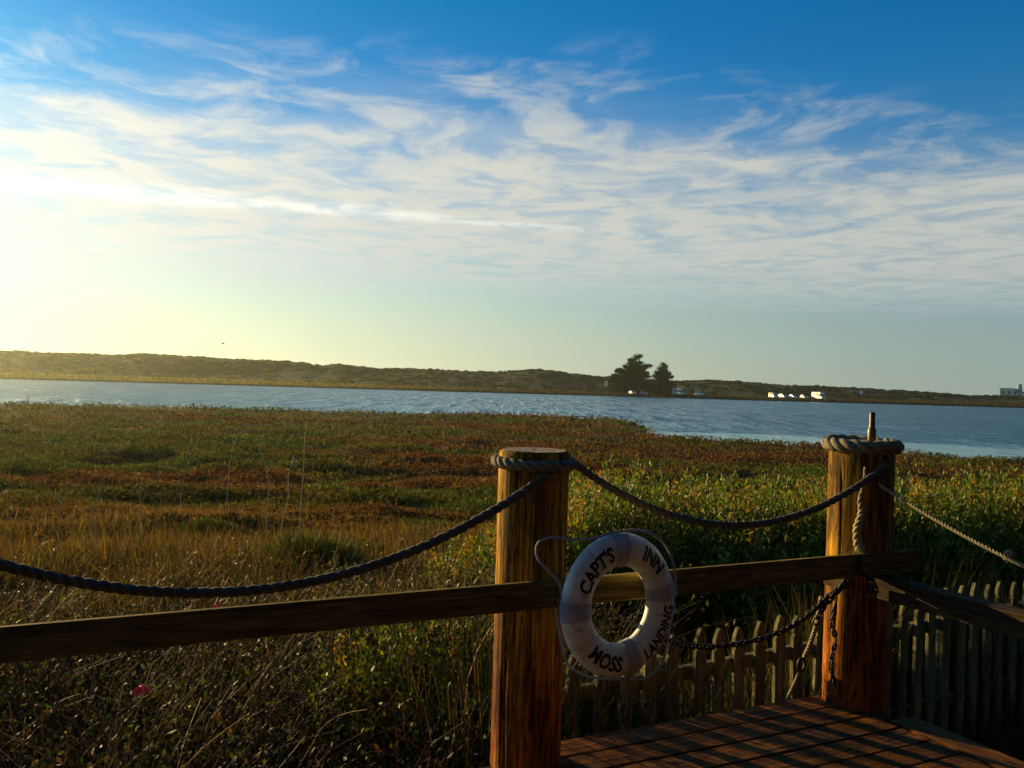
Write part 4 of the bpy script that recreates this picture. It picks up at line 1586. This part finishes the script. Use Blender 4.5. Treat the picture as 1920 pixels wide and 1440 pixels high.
# ------------------------------------------------------------------ vehicles, sign, huts on the far shore
def vehicle(px, pbase, depth, yaw, kind, paint, label):
    p = W(px, pbase, depth)
    gz = float(far_z(p.x, p.y))
    root = empty('parked_' + kind, (p.x, p.y, gz + 0.02), yaw)
    if kind == 'van':
        L, w, prof = 4.9, 1.9, [(-2.45, 0.35), (2.35, 0.35), (2.45, 0.75), (2.35, 1.05), (1.75, 1.25), (1.15, 2.0), (0.9, 2.08), (-2.35, 2.08), (-2.45, 1.9)]
        wins = [((-2.1, 1.25), (-0.3, 1.82)), ((-0.15, 1.25), (1.15, 1.80))]
        ws = ((1.30, 1.86), (1.76, 1.28))
    elif kind == 'camper':
        L, w, prof = 6.2, 2.2, [(-3.1, 0.5), (3.0, 0.4), (3.1, 0.8), (3.0, 1.15), (2.2, 1.35), (1.8, 1.9), (2.3, 2.1), (2.2, 2.9), (-3.0, 2.9), (-3.1, 2.7)]
        wins = [((-2.3, 1.5), (-1.0, 2.2)), ((-0.3, 1.5), (0.7, 2.2)), ((1.1, 1.35), (1.8, 1.85))]
        ws = ((1.83, 1.86), (2.22, 1.38))
    else:
        L, w, prof = 4.4, 1.75, [(-2.2, 0.3), (2.15, 0.3), (2.2, 0.65), (2.05, 0.85), (1.1, 0.98), (0.45, 1.45), (-1.2, 1.48), (-1.9, 1.05), (-2.2, 0.95)]
        wins = [((-1.25, 1.02), (-0.35, 1.38)), ((-0.25, 1.02), (0.55, 1.36))]
        ws = ((0.52, 1.42), (1.1, 1.0))
    bm = bmesh.new()
    f = bm.faces.new([bm.verts.new((x, -w / 2, z)) for x, z in prof])
    ext = bmesh.ops.extrude_face_region(bm, geom=[f])
    bmesh.ops.translate(bm, vec=(0, w, 0), verts=[e for e in ext['geom'] if isinstance(e, bmesh.types.BMVert)])
    for v in bm.verts:
        if v.co.z > 1.1:
            v.co.y *= 0.9
    bmesh.ops.recalc_face_normals(bm, faces=bm.faces)
    bmesh.ops.bevel(bm, geom=list(bm.edges), offset=0.06, segments=2, affect='EDGES')
    bm_obj('body', bm, paint, root)
    for (x0, z0), (x1, z1) in wins:
        for s in (-1, 1):
            bm = bmesh.new()
            ys = w / 2 * 0.9 if kind != 'car' else w / 2 * 0.92
            frame_box(bm, ((x0 + x1) / 2, s * (ys + 0.005), (z0 + z1) / 2), Vector(((x1 - x0) / 2, 0, 0)), Vector((0, 0.02, 0)), Vector((0, 0, (z1 - z0) / 2)))
            bm_obj('window', bm, M['glass'], root)
    (xa, za), (xb, zb) = ws
    bm = bmesh.new()
    mid = Vector(((xa + xb) / 2 + 0.03, 0, (za + zb) / 2 + 0.03))
    ax = Vector(((xb - xa) / 2, 0, (zb - za) / 2))
    nn = Vector((-ax.z, 0, ax.x)).normalized()
    frame_box(bm, mid, ax * 0.85, Vector((0, w * 0.38, 0)), nn * 0.02)
    bm_obj('windscreen', bm, M['glass'], root)
    for xw in (-L * 0.31, L * 0.31):
        for s in (-1, 1):
            pts = np.array([(xw, s * (w / 2 - 0.16), 0.32), (xw, s * (w / 2 - 0.14), 0.32), (xw, s * (w / 2 + 0.01), 0.32), (xw, s * (w / 2 + 0.02), 0.32)])
            V, T = tube(pts, [0.24, 0.32, 0.32, 0.24], 16)
            wh = mesh_np('wheel', V, T, M['tyre'], parent=root)
            V, T = tube(np.array([(xw, s * (w / 2 + 0.015), 0.32), (xw, s * (w / 2 + 0.03), 0.32)]), 0.17, 12)
            mesh_np('rim', V, T, M['silver_paint'], parent=wh)
    tag(root, label, kind if kind != 'camper' else 'camper van', 'vehicles parked on the far shore')


D = 346
vehicle(1186, 731, 343, R(283), 'car', M['white_paint'], 'white car parked in front of the taller cypress')
vehicle(1207, 732, 343, R(283), 'car', M['silver_paint'], 'pale silver car parked between the two cypresses')
vehicle(1271, 737, 344, R(286), 'camper', M['cream_paint'], 'cream camper parked beside the smaller cypress')
vehicle(1311, 738, 344, R(280), 'van', M['cream_paint'], 'cream van parked next to the cream camper, farther from the trees')
vehicle(1450, 743, 345, R(280), 'van', M['cream_paint'], 'cream van at the tree end of the row of five vehicles')
vehicle(1468, 743, 348, R(285), 'car', M['silver_paint'], 'grey-silver car second in the row of five vehicles')
vehicle(1487, 744, 346, R(283), 'car', M['white_paint'], 'white car in the middle of the row of five vehicles')
vehicle(1508, 744, 348, R(276), 'car', M['silver_paint'], 'silver car turned more end-on than the others, in the row of five')
vehicle(1535, 744, 344, R(288), 'camper', M['cream_paint'], 'large cream camper at the end of the row of five vehicles')


def signpost(px, py0, py1, depth, w, h, mat, label):
    t0, b0_ = W(px, py0, depth), W(px, py1, depth)
    gz = float(far_z(b0_.x, b0_.y))
    root = empty('sign_post', (t0.x, t0.y, gz))
    V, T = tube(np.array([(0, 0, -0.2), (0, 0, t0.z - gz)]), 0.09, 8)
    mesh_np('pole', V, T, M['bark'], parent=root)
    box_obj('panel', (-0.05, -0.12, t0.z - gz - h / 2), Vector((w / 2, -w * 0.25, 0)), Vector((0.012, 0.027, 0)), Vector((0, 0, h / 2)), mat, root, 0.01)
    tag(root, label, 'sign', 'signs on the far shore')


signpost(1137, 714, 737, 346, 1.1, 2.2, M['cream_paint'], 'small cream upright sign left of the taller cypress')
signpost(1615, 733, 748, 346, 1.0, 1.3, M['white_paint'], 'small white sign on the bare shore away from the vehicles')


def hut(px, pbase, depth, w, dpt, h, mat, roofmat, yaw, label, tower=0.0, wins=3):
    p = W(px, pbase, depth)
    gz = float(far_z(p.x, p.y))
    root = empty('harbour_building', (p.x, p.y, gz - 0.2), yaw)
    wall = box_obj('wall', (0, 0, h / 2), Vector((w / 2, 0, 0)), Vector((0, dpt / 2, 0)), Vector((0, 0, h / 2)), mat, root, 0.02)
    bm = bmesh.new()
    pr = [(-w / 2 - 0.3, h + 0.003), (w / 2 + 0.3, h + 0.003), (w / 2, h + 0.5), (-w / 2, h + 0.5)]
    f = bm.faces.new([bm.verts.new((x, -dpt / 2 - 0.3, z)) for x, z in pr])
    ext = bmesh.ops.extrude_face_region(bm, geom=[f])
    bmesh.ops.translate(bm, vec=(0, dpt + 0.6, 0), verts=[e for e in ext['geom'] if isinstance(e, bmesh.types.BMVert)])
    bmesh.ops.recalc_face_normals(bm, faces=bm.faces)
    bm_obj('roof', bm, roofmat, root)
    for q in range(wins):
        x = -w / 2 + w * (q + 0.5) / wins
        box_obj('window', (x, -dpt / 2 - 0.01, h * 0.55), Vector((w / wins * 0.25, 0, 0)), Vector((0, 0.04, 0)), Vector((0, 0, h * 0.18)), M['glass'], root, 0.0)
    if tower:
        box_obj('tower', (w * 0.36, dpt * 0.1, h + 0.5 + tower / 2), Vector((w * 0.14, 0, 0)), Vector((0, dpt * 0.2, 0)), Vector((0, 0, tower / 2)), mat, root, 0.02)
    tag(root, label, 'building', 'buildings at the far end of the lagoon')


hut(1888, 750, 470, 6.0, 6, 4.0, M['wall_white'], M['wall_grey'], R(-38), 'pale cream block-shaped building at the far end of the lagoon', 0, 2)
hut(1902, 750, 490, 7.0, 6, 4.6, M['wall_grey'], M['wall_grey'], R(-25), 'grey building with a raised tower behind the pale block', 2.6, 3)
hut(1918, 751, 465, 5.0, 5, 2.6, M['wall_white'], M['bark'], R(-38), 'low tan shed beside the pale block-shaped building', 0, 2)


# ------------------------------------------------------------------ bird, stake
def bird():
    p = W(418, 644, 150)
    root = empty('flying_bird', p, R(30))
    V, T = tube(np.array([(0.26, 0, 0), (0.2, 0, 0.01), (0.08, 0, 0.0), (-0.1, 0, -0.01), (-0.3, 0, 0.0)]), [0.01, 0.05, 0.07, 0.055, 0.015], 8)
    mesh_np('body', V, T, M['bird'], smooth=True, parent=root)
    for s in (-1, 1):
        V = np.array([(0.10, s * 0.04, 0.02), (-0.08, s * 0.04, 0.02), (0.12, s * 0.32, 0.14), (-0.06, s * 0.32, 0.13), (-0.06, s * 0.66, 0.06)])
        Vb = V - [0, 0, 0.012]
        V = np.vstack([V, Vb])
        T = np.array([(0, 1, 3), (0, 3, 2), (2, 3, 4), (5, 8, 6), (5, 7, 8), (7, 9, 8), (0, 2, 7), (0, 7, 5), (2, 4, 9), (2, 9, 7), (4, 3, 8), (4, 8, 9), (3, 1, 6), (3, 6, 8)])
        mesh_np('wing', V, T, M['bird'], parent=root)
    tag(root, 'small grey bird flying above the dunes', 'bird')


bird()
s_ = W(52, 752, 98)
V, T = tube(np.array([(0, 0, -0.3), (0.01, 0, 0.5), (0.03, 0, 1.05)]), [0.06, 0.055, 0.05], 7)
o = mesh_np('marker_stake', V, T, M['bark'])
o.location = (s_.x, s_.y, float(ground_z(s_.x, s_.y)))
tag(o, 'thin wooden stake standing at the water edge of the marsh', 'stake')


# ------------------------------------------------------------------ an unseen inn, added to shade the deck from the sky behind the viewer
def inn():
    m, k, b, out = new_mat('brown_shingles')
    tc = k.new('ShaderNodeTexCoord')
    br = k.new('ShaderNodeTexBrick')
    k.l.new(tc.outputs['Object'], br.inputs['Vector'])
    br.inputs['Scale'].default_value = 3.0
    br.inputs['Color1'].default_value = (0.014, 0.010, 0.008, 1)
    br.inputs['Color2'].default_value = (0.010, 0.008, 0.006, 1)
    br.inputs['Mortar'].default_value = (0.008, 0.006, 0.005, 1)
    k.l.new(br.outputs['Color'], b.inputs['Base Color'])
    b.inputs['Roughness'].default_value = 0.9
    b.inputs['Specular IOR Level'].default_value = 0.02
    base = P1 + NV * 4.9 + U * 0.5
    ang = math.atan2(U.y, U.x)
    root = empty('added_inn', (base.x, base.y, 0), ang)
    box_obj('wall', (0, -3.0, 2.2), Vector((9, 0, 0)), Vector((0, 3.0, 0)), Vector((0, 0, 3.1)), m, root, 0.02)
    bm = bmesh.new()
    pr = [(3.6, 2.85), (3.6, 2.97), (-3.0, 6.4), (-7.0, 3.07), (-7.0, 2.95)]
    f = bm.faces.new([bm.verts.new((-9.6, y, z)) for y, z in pr])
    ext = bmesh.ops.extrude_face_region(bm, geom=[f])
    bmesh.ops.translate(bm, vec=(19.2, 0, 0), verts=[e for e in ext['geom'] if isinstance(e, bmesh.types.BMVert)])
    bmesh.ops.recalc_face_normals(bm, faces=bm.faces)
    bm_obj('roof', bm, m, root)  # added roof, its eave brought forward to cut sky light on posts and deck
    for x in (-5.5, -2.0, 2.5, 6.0):
        w = box_obj('window', (x, 0.02, 1.45), Vector((0.6, 0, 0)), Vector((0, 0.03, 0)), Vector((0, 0, 0.6)), M['glass'], root, 0)
        for dx, dz, hx, hz_ in ((0, 0.64, 0.68, 0.04), (0, -0.64, 0.68, 0.04), (-0.64, 0, 0.04, 0.6), (0.64, 0, 0.04, 0.6)):
            box_obj('frame', (dx, 0.01, dz), Vector((hx, 0, 0)), Vector((0, 0.04, 0)), Vector((0, 0, hz_)), M['beam'], w, 0)
    d = box_obj('door', (0.4, 0.02, 1.05), Vector((0.45, 0, 0)), Vector((0, 0.03, 0)), Vector((0, 0, 1.02)), M['beam'], root, 0.005)
    for x in (-3.9, 4.5):
        box_obj('added_porch_column', (x, 3.45, 1.1), Vector((0.09, 0, 0)), Vector((0, 0.09, 0)), Vector((0, 0, 1.76)), M['beam'], root, 0.005)
    tag(root, 'unseen brown shingled inn, eaves overhanging, added behind the deck to shade it', 'building')


inn()


# ------------------------------------------------------------------ sea air
def haze():
    m = bpy.data.materials.new('sea_haze')
    m.use_nodes = True
    k = NT(m.node_tree)
    k.n.clear()
    out = k.new('ShaderNodeOutputMaterial')
    v = k.new('ShaderNodeVolumePrincipled')
    v.inputs['Color'].default_value = (0.90, 0.96, 0.76, 1)
    v.inputs['Density'].default_value = 0.00016
    v.inputs['Anisotropy'].default_value = 0.72
    k.l.new(v.outputs[0], out.inputs['Volume'])
    bm = bmesh.new()
    frame_box(bm, (0, 500, 6.0), Vector((1300, 0, 0)), Vector((0, 560, 0)), Vector((0, 0, 12.0)))
    o = bm_obj('haze', bm, m)
    tag(o, kind='stuff')


haze()
